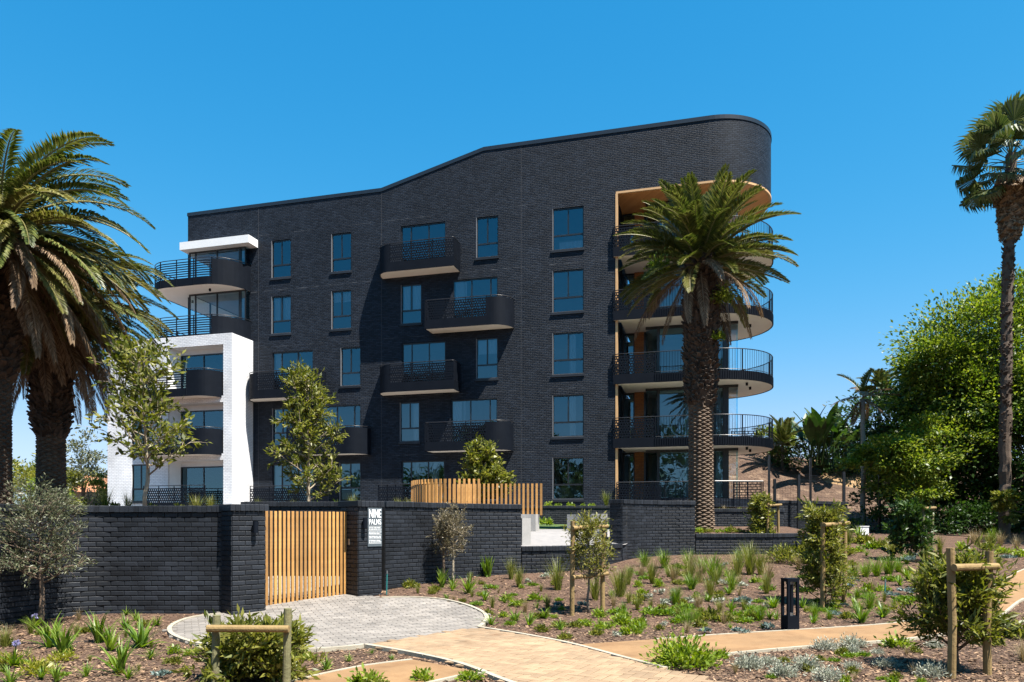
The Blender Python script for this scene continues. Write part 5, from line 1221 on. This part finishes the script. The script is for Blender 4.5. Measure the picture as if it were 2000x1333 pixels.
# olives
skeleton_tree('olive_tree', 'grey-green olive tree before the left black wall', (-7.36, 11.6, 0), 2.0, .045, dict(bend=.03, limbs=40, prof=lambda f: .74 * (1 - .5 * f ** 2), up=lambda f: .25 + .5 * f, twigs=12, twl=.26, lpt=15, leaf=.055, asp=.26, jit=.03, **{'from': .33}), 'leaf_olive', 'bark_brown', 111)
q = gp(866, 1142); skeleton_tree('olive_tree', 'left of the two small dry olives at the curved wall', q, 1.35, .04, dict(bend=.02, limbs=18, prof=lambda f: .30 * (1 - .4 * f), up=lambda f: .8 + .3 * f, twigs=8, twl=.2, lpt=13, leaf=.05, asp=.3, jit=.025, **{'from': .42}), 'leaf_dry_olive', 'bark_brown', 112, group='dry olives at the curved wall')
q = gp(882, 1140); skeleton_tree('olive_tree', 'right of the two small dry olives at the curved wall', (q[0] + .05, q[1] - .15, q[2]), 1.5, .03, dict(bend=.03, limbs=24, prof=lambda f: .48 * (1 - .35 * f), up=lambda f: .8 + .3 * f, twigs=9, twl=.22, lpt=13, leaf=.05, asp=.3, jit=.025, **{'from': .36}), 'leaf_dry_olive', 'bark_pale', 113, group='dry olives at the curved wall')

# ------------------------------------------------------------------ staked shrubs
def stakes(label, a, b_, h, rails, r=.042, mat='pole_timber', mat2=None):
    root = thing('tree_stake', label, 'stake', (a[0], a[1], g(*a[:2]))); O = Vector(root.location)
    for i, p in enumerate((a, b_)):
        m = MB(); z0 = g(p[0], p[1]) - .1; hh = h[i]; q0 = Vector((p[0], p[1], z0)) - O; m.tube([q0, q0 + Vector((random.uniform(-.02, .02), 0, hh * .5)), q0 + Vector((random.uniform(-.03, .03), 0, hh + .1))], [r, r * .97, r * .95], 12); m.build('post', (mat2 or mat) if i == 1 else mat, root, smooth=False)
    d = (Vector(b_[:2]) - Vector(a[:2])).normalized(); nr = Vector((d.y, -d.x));
    if nr.y > 0: nr = -nr
    for z in rails:
        m = MB(); s_ = Vector((a[0], a[1], g(*a[:2]) + z)) - O - Vector((d.x, d.y, 0)) * .05 + Vector((nr.x, nr.y, 0)) * r * 1.7; e_ = Vector((b_[0], b_[1], g(*b_[:2]) + z)) - O + Vector((d.x, d.y, 0)) * .05 + Vector((nr.x, nr.y, 0)) * r * 1.7; m.tube([s_, e_], [r * .9, r * .85], 12); m.build('rail', 'pole_timber', root)
    return root
def shrub(label, base, h, rad, leaf, mat, seed, n=30, up=None, asp=.25, frm=.05, lpt=14, stem='bark_brown', prof=None, name='staked_shrub', twl=.22, lup=.1):
    return skeleton_tree(name, label, base, h, .022, dict(bend=.05, limbs=n, prof=prof or (lambda f: rad * (1 - .45 * f)), up=up or (lambda f: .5 + .5 * f), twigs=8, twl=twl, lpt=lpt, leaf=leaf, asp=asp, jit=.03, lr=.5, lup=lup, **{'from': frm}), mat, stem, seed, cat='shrub')
random.seed(77)
# front right
a_ = gp(1858, 1325); b_ = gp(1929, 1318); stakes('pale timber stakes and rail holding the large shrub at the lower right', a_, b_, (1.36, 1.32), (1.16,))
shrub('large narrow-leaved shrub tied to stakes at the lower right', ((1872 - 1000) / F_PX * (a_[1] + .42), a_[1] + .42, 0), .98, .60, .11, 'leaf_mid', 121, n=50, asp=.20, frm=.2, lpt=14, lup=.0)
a_ = gp(1606, 1188); b_ = gp(1648, 1180); stakes('timber stakes and short rail holding the bushy shrub behind the bollard', a_, b_, (1.55, 1.45), (1.5,))
shrub('dense green shrub on stakes behind the black bollard', (a_[0] + .15, a_[1] + .25, a_[2]), 1.7, .52, .10, 'leaf_mid', 122, n=50, asp=.26, frm=.04, lpt=16)
a_ = gp(1117, 1203); b_ = gp(1177, 1193); stakes('timber stakes with two rails round the thin shrub before the concrete seat', a_, b_, (1.62, 1.5), (1.5, .66))
shrub('airy yellow-green shrub between two-railed stakes', (a_[0] + .32, a_[1] + .3, a_[2]), 1.55, .48, .07, 'leaf_yellowgreen', 123, n=34, asp=.32, frm=.38, lpt=10, stem='bark_grey')
a_ = gp(1499, 1080); b_ = gp(1520, 1076); stakes('stakes with short rail before the low retaining wall', a_, b_, (1.5, 1.45), (1.42,))
shrub('bushy shrub on stakes before the low retaining wall', (a_[0] - .1, a_[1] + .2, a_[2]), 1.55, .50, .11, 'leaf_mid', 124, n=38, asp=.35, frm=.03, lpt=14)
tag(put('shrub', ball_mesh('shrub', 900, .5, .1, 'leaf_mid', .35, .9, seed=9), None, loc=(gp(1535, 1100)[0], gp(1535, 1100)[1], gp(1535, 1100)[2])), 'low spreading shrub right of the stakes at the low retaining wall', 'shrub')
a_ = gp(1802, 1098); b_ = gp(1820, 1095); stakes('weathered stakes in the shade of the right trees', a_, b_, (1.5, 1.5), (1.45,), mat='pole_green')
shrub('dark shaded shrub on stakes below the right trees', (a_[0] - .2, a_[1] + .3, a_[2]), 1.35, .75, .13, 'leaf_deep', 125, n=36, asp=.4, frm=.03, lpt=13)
# front left
a_ = (wp(421, 0, 7.25)[0], 7.25, 0); b_ = (wp(561, 0, 7.25)[0], 7.22, 0); stakes('short thick timber stakes with a level rail at the lower left', a_, b_, (.72, .79), (.60,), r=.04, mat='pole_green', mat2='pole_green')
shrub('large leafy shrub under the level rail at the lower left', (-2.66, 7.72, 0), .32, .55, .10, 'leaf_mid', 126, n=70, asp=.28, frm=.03, lpt=12, twl=.17, prof=lambda f: .62 * (1 - .35 * f), up=lambda f: .12 + .35 * f)

# ------------------------------------------------------------------ bollard, sprinklers, seats, timber screen
p = gp(1543, 1232); bo = thing('bollard_light', 'square black bollard light with four corner posts by the gravel path', 'bollard', p, R(12))
m = MB(); m.box((0, 0, .11), (.19, .19, .24)); m.build('base', 'black_metal', bo)
for sx in (-1, 1):
    for sy in (-1, 1): m = MB(); m.box((sx * .076, sy * .076, .485), (.038, .038, .51)); m.build('post', 'black_metal', bo)
m = MB(); m.box((0, 0, .765), (.19, .19, .05)); m.build('top', 'black_metal', bo)
m = MB(); m.tube([(0, 0, .23), (0, 0, .27)], .05, 12); m.tube([(0, 0, .70), (0, 0, .74)], .06, 12); m.build('lamp', 'steel', bo)
for (px, py, h_, lab) in ((755, 1162, .42, 'teal irrigation riser right of the sign pillar'), (147, 1190, .42, 'teal irrigation riser beside the olive tree'), (1728, 1165, .28, 'teal irrigation riser in the right bed'), (1670, 1033, .35, 'thin grey riser at the edge of the shaded ground')):
    p = gp(px, py); r_ = thing('irrigation_riser', lab, 'sprinkler', p); m = MB(); m.tube([(0, 0, -.05), (.01, 0, h_)], .012, 6); m.build('pipe', 'teal_plastic' if px != 1670 else 'steel', r_); m = MB(); m.tube([(.01, 0, h_), (.01, 0, h_ + .06)], [.018, .012], 6); m.build('nozzle', 'steel', r_)
def seat(label, line, z0, z1, th):
    r_ = thing('concrete_seat', label, 'bench', (line[0][0], line[0][1], z0)); P = [Vector(v) for v in line]; n = len(P); L_ = []; Rr = []
    for i in range(n):
        t = (P[min(i + 1, n - 1)] - P[max(i - 1, 0)]).normalized(); k = Vector((-t.y, t.x)) * th / 2; L_.append(tuple(P[i] + k - P[0])); Rr.append(tuple(P[i] - k - P[0]))
    m = MB(); m.prism(Rr + L_[::-1], -.1, z1 - z0); o = m.build('body', 'concrete', r_); bv = o.modifiers.new('bevel', 'BEVEL'); bv.width = .02; bv.segments = 2; bv.limit_method = 'ANGLE'
seat('curved pale concrete seat wall below the timber slats', bez((.75, 21.9), (.2, 22.1), (-.9, 21.9), 8), 1.34, 1.88, .42)
seat('narrow pale concrete seat end beside the curved black wall', bez((.36, 18.45), (-.2, 19.1), (-.9, 19.3), 6), 1.05, 1.74, .3)
seat('pale concrete curved seat before the planter wall', bez((2.45, 20.9), (2.75, 21.9), (1.75, 22.4), 10), 1.28, 1.88, .42)
scr = thing('timber_screen', 'curved screen of upright timber slats behind the curved wall', 'screen', (-2.8, 20.8, 1.8)); SO = Vector(scr.location)
near = bez((-2.82, 20.9), (-2.6, 19.3), (-.88, 19.65), 24); far_ = bez((-2.82, 21.0), (-2.0, 22.4), (.86, 21.95), 30)
sl2 = MB(); sl2.box((0, 0, 0), (.062, .04, 1.0)); slm2 = sl2.mesh('slat'); slm2.materials.append(MATS['timber_slat'])
for line, zt in ((near, 2.79), (far_, 2.79)):
    at, Lt = resample(line); n = int(Lt / .128)
    for k in range(n + 1):
        p, t = at(Lt * k / n); o = bpy.data.objects.new('slat', slm2); COL.objects.link(o); o.parent = scr; o.location = (p.x - SO.x, p.y - SO.y, zt - .47 - SO.z); o.rotation_euler = (0, 0, math.atan2(t.y, t.x)); o.scale = (1, 1, .94)
    m = MB(); m.tube([(*(at(Lt * k / 14)[0] - Vector((SO.x, SO.y))), zt - .13 - SO.z) for k in range(15)], .012, 6); m.build('rail', 'black_metal', scr)

# ------------------------------------------------------------------ small plants in the beds
SP = {
 'strap': [blade_mesh('plant', 26, 1.0, .085, .75, 'leaf_strap', .55, seed=i, base_r=.05) for i in range(4)],
 'grass': [blade_mesh('plant', 130, 1.0, .016, .42, 'leaf_grass', .35, seed=10 + i, base_r=.07) for i in range(3)],
 'greengrass': [blade_mesh('plant', 150, 1.0, .02, .6, 'leaf_green_grass', .5, seed=20 + i, base_r=.10) for i in range(3)],
 'dry': [blade_mesh('plant', 110, 1.0, .014, .5, 'leaf_dry', .5, seed=30 + i, base_r=.08) for i in range(2)],
 'lime': [ball_mesh('plant', 260, .5, .20, 'leaf_lime', .42, .9, seed=i) for i in range(4)],
 'green': [ball_mesh('plant', 300, .5, .20, 'leaf_mid', .38, .8, seed=10 + i) for i in range(4)],
 'flat': [ball_mesh('plant', 280, .5, .17, 'leaf_green_grass', .4, .4, seed=20 + i) for i in range(3)],
 'yellow': [ball_mesh('plant', 320, .5, .16, 'leaf_yellow', .25, .7, seed=30 + i) for i in range(3)],
 'blue': [rosette_mesh('plant', 170, .5, 'leaf_blue', 9, seed=i) for i in range(3)],
 'silver': [rosette_mesh('plant', 130, .5, 'leaf_silver', 6, seed=20 + i) for i in range(3)],
 'silverbush': [ball_mesh('plant', 900, .5, .10, 'leaf_silver', .3, .75, seed=40 + i) for i in range(4)],
 'upright': [blade_mesh('plant', 40, 1.0, .10, .35, 'leaf_strap', .3, seed=40 + i, base_r=.10) for i in range(2)],
 'limebush': [ball_mesh('plant', 1500, .5, .085, 'leaf_lime', .45, .8, seed=50)],
 'hosta': [ball_mesh('plant', 110, .5, .3, 'leaf_lime', .5, .9, seed=60 + i) for i in range(2)],
}
DESC = {'strap': ('strap_leaf_plant', 'bright green strap-leaved tuft', 'plant'), 'grass': ('grass_clump', 'upright yellow-green grass clump', 'grass clump'), 'greengrass': ('grass_clump', 'soft green grass clump', 'grass clump'), 'dry': ('grass_clump', 'dry straw-coloured grass clump', 'grass clump'),
 'lime': ('small_shrub', 'small lime-green shrub', 'shrub'), 'green': ('small_shrub', 'small mid-green shrub', 'shrub'), 'flat': ('ground_cover_plant', 'low flat green plant', 'plant'), 'yellow': ('feathery_plant', 'feathery yellow-green plant', 'plant'), 'blue': ('succulent', 'blue-grey succulent', 'succulent'),
 'silver': ('silver_plant', 'pale silver rosette plant', 'plant'), 'silverbush': ('silver_bush', 'silvery white bush', 'bush'), 'upright': ('leafy_plant', 'upright broad-leaved plant', 'plant'), 'limebush': ('lime_bush', 'large lime-green bush', 'bush'), 'hosta': ('broad_leaf_plant', 'pale broad-leaved plant', 'plant')}
ORD = ['first', 'second', 'third', 'fourth', 'fifth', 'sixth', 'seventh', 'eighth', 'ninth', 'tenth', 'eleventh', 'twelfth', 'thirteenth', 'fourteenth', 'fifteenth', 'sixteenth', 'seventeenth', 'eighteenth', 'nineteenth', 'twentieth', 'twenty-first', 'twenty-second', 'twenty-third', 'twenty-fourth']
BALLS = ('lime', 'green', 'flat', 'yellow', 'blue', 'silver', 'silverbush', 'limebush', 'hosta')
def plant_bed(where, items, Y=None, z=None, extra=None):
    """items: kind -> [(px, py, size in photo pixels)]; size is height for blades, radius for balls"""
    if extra:
        items = {k: list(items.get(k, [])) + extra.get(k, []) for k in {**items, **extra}}
    for kind, lst in items.items():
        nm, de, cat = DESC[kind]; lst = sorted(lst)
        for i, (px, py, s_) in enumerate(lst):
            if Y is None: p = gp(px, py)
            else: p = (*wp(px, py, Y)[:2], z)
            sc_ = s_ * p[1] / F_PX * (2.4 if kind in BALLS else 1.25)
            me = random.choice(SP[kind]); o = bpy.data.objects.new(nm, me); COL.objects.link(o); o.location = (p[0], p[1], p[2] - .01 * sc_); o.scale = (sc_ * random.uniform(.9, 1.1), sc_ * random.uniform(.9, 1.1), sc_ * random.uniform(.92, 1.08)); o.rotation_euler = (0, 0, random.uniform(0, 6.28))
            lab = f'{de} {where}' if len(lst) == 1 else (f'leftmost {de} {where}' if i == 0 else (f'rightmost {de} {where}' if i == len(lst) - 1 else f'{ORD[i]} {de} from the left {where}'))
            tag(o, lab, cat, f'{de}s {where}' if len(lst) > 1 else None)
random.seed(19)
def scatter(kinds, poly, avoid=14):
    out = {}; pts = []
    for kind, n, lo, hi in kinds:
        L2 = []; tries = 0
        while len(L2) < n and tries < 900:
            tries += 1; x = random.uniform(min(p[0] for p in poly), max(p[0] for p in poly)); y = random.uniform(min(p[1] for p in poly), max(p[1] for p in poly))
            if poly_inside(x, y, poly) and all(abs(x - q[0]) > avoid * .9 or abs(y - q[1]) > avoid * .5 for q in pts): pts.append((x, y)); L2.append((x, y, random.uniform(lo, hi)))
        out[kind] = L2
    return out
random.seed(5)
plant_bed('in the left bed before the wall', {
 'strap': [(99, 1266, 62), (123, 1279, 64), (192, 1257, 55), (216, 1271, 50), (276, 1266, 64), (294, 1288, 30), (235, 1317, 62), (170, 1323, 26), (110, 1334, 34), (20, 1336, 38), (307, 1223, 22), (247, 1203, 16), (266, 1213, 20)],
 'yellow': [(70, 1318, 30), (118, 1292, 22), (18, 1300, 24)], 'blue': [(315, 1326, 16)], 'lime': [(341, 1277, 12), (373, 1281, 12)], 'grass': [(10, 1265, 40), (60, 1240, 30), (150, 1245, 24)], 'upright': [(177, 1190, 20), (123, 1193, 22), (148, 1192, 22)]}, extra=scatter([('green', 7, 7, 14), ('strap', 8, 14, 32), ('grass', 5, 14, 26), ('flat', 5, 8, 14), ('dry', 4, 12, 22)], [(5, 1225), (150, 1205), (320, 1215), (330, 1260), (360, 1330), (5, 1330)]))
plant_bed('in the small bed by the forecourt edge', {'lime': [(599, 1289, 15)], 'strap': [(638, 1310, 30), (682, 1293, 17), (726, 1278, 13), (766, 1290, 14)]})
plant_bed('at the bottom edge beside the brick path', {'lime': [(715, 1340, 26), (828, 1330, 20), (916, 1330, 19)], 'green': [(745, 1345, 16)]})
plant_bed('in the bed by the curved wall', {
 'strap': [(915, 1160, 36), (947, 1173, 24), (1006, 1215, 28), (1033, 1222, 31), (1064, 1209, 26), (959, 1222, 27), (885, 1150, 24)], 'upright': [(928, 1124, 32), (951, 1127, 34), (862, 1148, 34)],
 'grass': [(998, 1132, 36), (1014, 1147, 36), (1089, 1153, 55), (1162, 1173, 46), (1210, 1166, 56)], 'lime': [(990, 1174, 11), (1007, 1184, 11), (1046, 1173, 12), (1141, 1223, 14), (1170, 1206, 13), (1181, 1229, 15), (1211, 1216, 15), (983, 1206, 9)],
 'green': [(1056, 1234, 12), (1090, 1226, 12), (1105, 1249, 12), (1123, 1226, 12), (1167, 1241, 12), (800, 1148, 14), (850, 1155, 10)], 'blue': [(1090, 1190, 12), (1139, 1190, 13)], 'silver': [(1068, 1130, 12), (1030, 1140, 9)]}, extra=scatter([('green', 9, 6, 11), ('lime', 6, 5, 9), ('grass', 6, 14, 30), ('dry', 5, 12, 26), ('flat', 6, 8, 14), ('strap', 6, 12, 22)], [(800, 1160), (900, 1135), (1010, 1130), (1100, 1130), (1100, 1250), (960, 1225), (940, 1190)]))
plant_bed('in the middle bed before the palm', {
 'grass': [(1274, 1141, 46), (1215, 1163, 45), (1228, 1178, 26), (1346, 1141, 50), (1440, 1126, 50), (1465, 1123, 60), (1485, 1123, 50), (1497, 1160, 42)], 'dry': [(1316, 1138, 40), (1367, 1138, 44), (1252, 1130, 30), (1500, 1135, 36)], 'greengrass': [(1394, 1135, 50), (1258, 1107, 30), (1298, 1110, 36), (1231, 1127, 22), (1307, 1127, 26), (1372, 1120, 36), (1345, 1110, 34)],
 'silver': [(1266, 1172, 12), (1295, 1184, 14), (1313, 1178, 12), (1346, 1181, 14), (1413, 1145, 13), (1449, 1150, 13), (1405, 1180, 12)], 'flat': [(1206, 1199, 18), (1272, 1202, 22), (1331, 1196, 22), (1334, 1217, 20)], 'lime': [(1215, 1221, 15), (1231, 1239, 17), (1246, 1227, 14)],
 'green': [(1388, 1212, 20), (1422, 1215, 16), (1473, 1209, 16)], 'strap': [(1382, 1176, 22), (1428, 1197, 28), (1512, 1188, 32)], 'blue': [(1379, 1238, 13), (1446, 1238, 13), (1500, 1232, 14), (1452, 1184, 18)]}, extra=scatter([('green', 14, 7, 13), ('lime', 8, 6, 11), ('grass', 12, 18, 44), ('dry', 10, 14, 36), ('flat', 12, 10, 18), ('strap', 9, 14, 26), ('greengrass', 9, 16, 36), ('silver', 8, 7, 12)], [(1190, 1128), (1400, 1098), (1500, 1095), (1520, 1225), (1330, 1240), (1200, 1250)]))
plant_bed('in the right bed beyond the gravel path', {
 'strap': [(1567, 1188, 26), (1588, 1218, 22), (1682, 1218, 42), (1724, 1206, 32), (1516, 1212, 24), (1773, 1134, 26)], 'greengrass': [(1690, 1128, 34), (1712, 1126, 38), (1735, 1122, 36), (1755, 1118, 30), (1668, 1130, 26), (1939, 1062, 30), (1600, 1060, 24)], 'blue': [(1775, 1102, 14), (1742, 1167, 12), (1779, 1161, 14), (1969, 1097, 12), (1660, 1150, 12)],
 'lime': [(1694, 1158, 13), (1724, 1156, 12), (1863, 1046, 18), (1909, 1043, 18), (1966, 1037, 24), (1888, 1052, 14), (1878, 1076, 12), (1960, 1082, 12), (1993, 1088, 12)], 'flat': [(1776, 1176, 20), (1697, 1170, 16), (1640, 1165, 16), (1860, 1110, 16)], 'green': [(1815, 1132, 16), (1688, 1062, 18), (1720, 1072, 16), (1650, 1085, 16), (1570, 1080, 20), (1930, 1048, 14), (1985, 1050, 18), (1745, 1060, 14)], 'dry': [(1912, 1068, 30), (1985, 1075, 26), (1900, 1062, 24), (1560, 1110, 26), (1545, 1150, 30)]}, extra=scatter([('green', 14, 8, 15), ('lime', 10, 7, 12), ('grass', 9, 18, 36), ('dry', 8, 14, 30), ('flat', 10, 9, 17), ('strap', 7, 14, 28), ('greengrass', 12, 16, 34), ('blue', 6, 8, 13)], [(1560, 1215), (1570, 1070), (1750, 1045), (1990, 1045), (1960, 1105), (1850, 1180), (1750, 1210)]))
plant_bed('in the front right bed', {'silverbush': [(1467, 1306, 28), (1576, 1308, 28), (1609, 1270, 22), (1664, 1264, 24), (1727, 1303, 20), (1818, 1322, 26), (1530, 1322, 26), (1664, 1306, 15), (1620, 1330, 26)], 'limebush': [(1335, 1302, 52)], 'lime': [(1400, 1287, 16), (1754, 1266, 20), (1652, 1336, 12), (1745, 1336, 12), (1800, 1340, 12)], 'green': [(1984, 1247, 28), (1962, 1242, 24), (1940, 1262, 18), (1600, 1290, 10)], 'dry': [(1998, 1294, 44)]}, extra=scatter([('green', 6, 7, 13), ('silverbush', 5, 9, 18), ('flat', 5, 8, 14), ('dry', 4, 12, 22)], [(1420, 1300), (1700, 1265), (1830, 1262), (1840, 1330), (1450, 1330)]))
plant_bed('on the terrace behind the wall', {'grass': [(505, 990, 26), (575, 990, 26), (690, 990, 32), (780, 990, 26), (800, 990, 26)], 'green': [(525, 988, 12), (590, 990, 12), (705, 988, 12), (752, 990, 13), (728, 990, 8)], 'strap': [(615, 990, 26), (660, 990, 24)]}, 18.4, TZ + .02)
plant_bed('on the left terrace by the white wing', {'grass': [(205, 1000, 44), (250, 1000, 34), (385, 1000, 34), (412, 1000, 32)], 'green': [(225, 992, 14), (298, 990, 14), (350, 992, 14), (190, 990, 14), (160, 990, 12)]}, 16.4, TZ + .0)
plant_bed('on the planter wall below the windows', {'hosta': [(1072, 985, 6.5), (1090, 985, 5), (1113, 985, 6), (1138, 985, 4.5), (1156, 985, 5)], 'grass': [(1184, 985, 26)]}, 33.1, 2.36)
plant_bed('on the lawn edge below the planter wall', {'hosta': [(1065, 1020, 11), (1175, 1016, 9)]}, 30.0, 1.53)
plant_bed('in the planter round the palm', {'green': [(1373, 1015, 8), (1385, 1030, 7), (1432, 1012, 9), (1448, 1034, 6)], 'lime': [(1405, 1026, 6), (1420, 1020, 7), (1362, 1000, 9)]}, 22.8, 1.33)
plant_bed('on the upper planter wall', {'green': [(1385, 990, 5), (1402, 988, 6), (1425, 988, 5), (1445, 988, 6), (1460, 988, 6)], 'dry': [(1415, 988, 12)]}, 26.3, 2.02)
# agapanthus in flower
for (px, py, hpx, lab) in ((28, 1303, 46, 'purple agapanthus flower on a tall stalk at the lower left'), (66, 1228, 24, 'purple agapanthus flower below the olive tree')):
    p = gp(px, py); h_ = hpx * p[1] / F_PX; r_ = thing('agapanthus', lab, 'flower', p); m = MB(); m.tube([(0, 0, 0), (.02, 0, h_)], [.008, .006], 5); m.build('stalk', 'leaf_strap', r_)
    rng = np.random.default_rng(int(px)); v = rng.normal(size=(70, 3)); v /= np.linalg.norm(v, axis=1)[:, None]; put('flower_head', fast_mesh('flower_head', leaves(np.array([.02, 0, h_]) + v * .012, .035, .5, .1, v * 2)), 'petal_purple', r_); put('leaf_tuft', SP['strap'][0], None, r_).scale = (.3, .3, .3)

# drip line
m = MB(); m.tube([(*gp(px, py)[:2], gp(px, py)[2] + .012) for px, py in ((0, 1252), (40, 1258), (95, 1259), (140, 1258), (190, 1252), (250, 1256), (300, 1247))], .009, 6); tag(m.build('irrigation_pipe', 'black_frame'), 'thin black irrigation pipe lying on the left bed', 'pipe')
# ------------------------------------------------------------------ bark chips over the mulch
rng = np.random.default_rng(99); n = 120000
Yc = 6.6 + (rng.random(n) ** 1.5) * 17; Xc = (rng.random(n) * 1.62 - .78) * Yc; keep = []
polys = [FORE_IN, PATH, GRAV_R, GRAV_L]; bbs = [(min(p[0] for p in q), max(p[0] for p in q), min(p[1] for p in q), max(p[1] for p in q)) for q in polys]
for i in range(n):
    x, y = Xc[i], Yc[i]; ok = True
    for q, bb in zip(polys, bbs):
        if bb[0] < x < bb[1] and bb[2] < y < bb[3] and poly_inside(x, y, q): ok = rng.random() < .006; break
    if y > 12.85 and x < -4.9: ok = False
    if y > 17.7 + max(0, x) * .75 and x < 7.6: ok = False
    if ok: keep.append(i)
X, Y_ = Xc[keep], Yc[keep]; Z = np.array([g(0, y) for y in Y_]) + rng.uniform(.003, .018, len(keep)); n = len(keep)
a = rng.uniform(0, 6.28, n); l = rng.uniform(.006, .026, n) * (1 + (rng.random(n) < .06) * .8); wd = l * rng.uniform(.25, .6, n); dx, dy = np.cos(a), np.sin(a); tl = rng.uniform(-.35, .35, n)
C = np.stack([X, Y_, Z], 1); A1 = np.stack([dx * l, dy * l, tl * l], 1); B1 = np.stack([-dy * wd, dx * wd, rng.uniform(-.5, .5, n) * wd], 1)
tag(put('bark_chips', fast_mesh('bark_chips', np.stack([C - A1 - B1, C + A1 - B1 * .7, C + A1 * .9 + B1, C - A1 * .8 + B1 * .8], 1)), 'chip'), 'loose bark chips strewn over the planting beds', 'bark', kind='stuff')
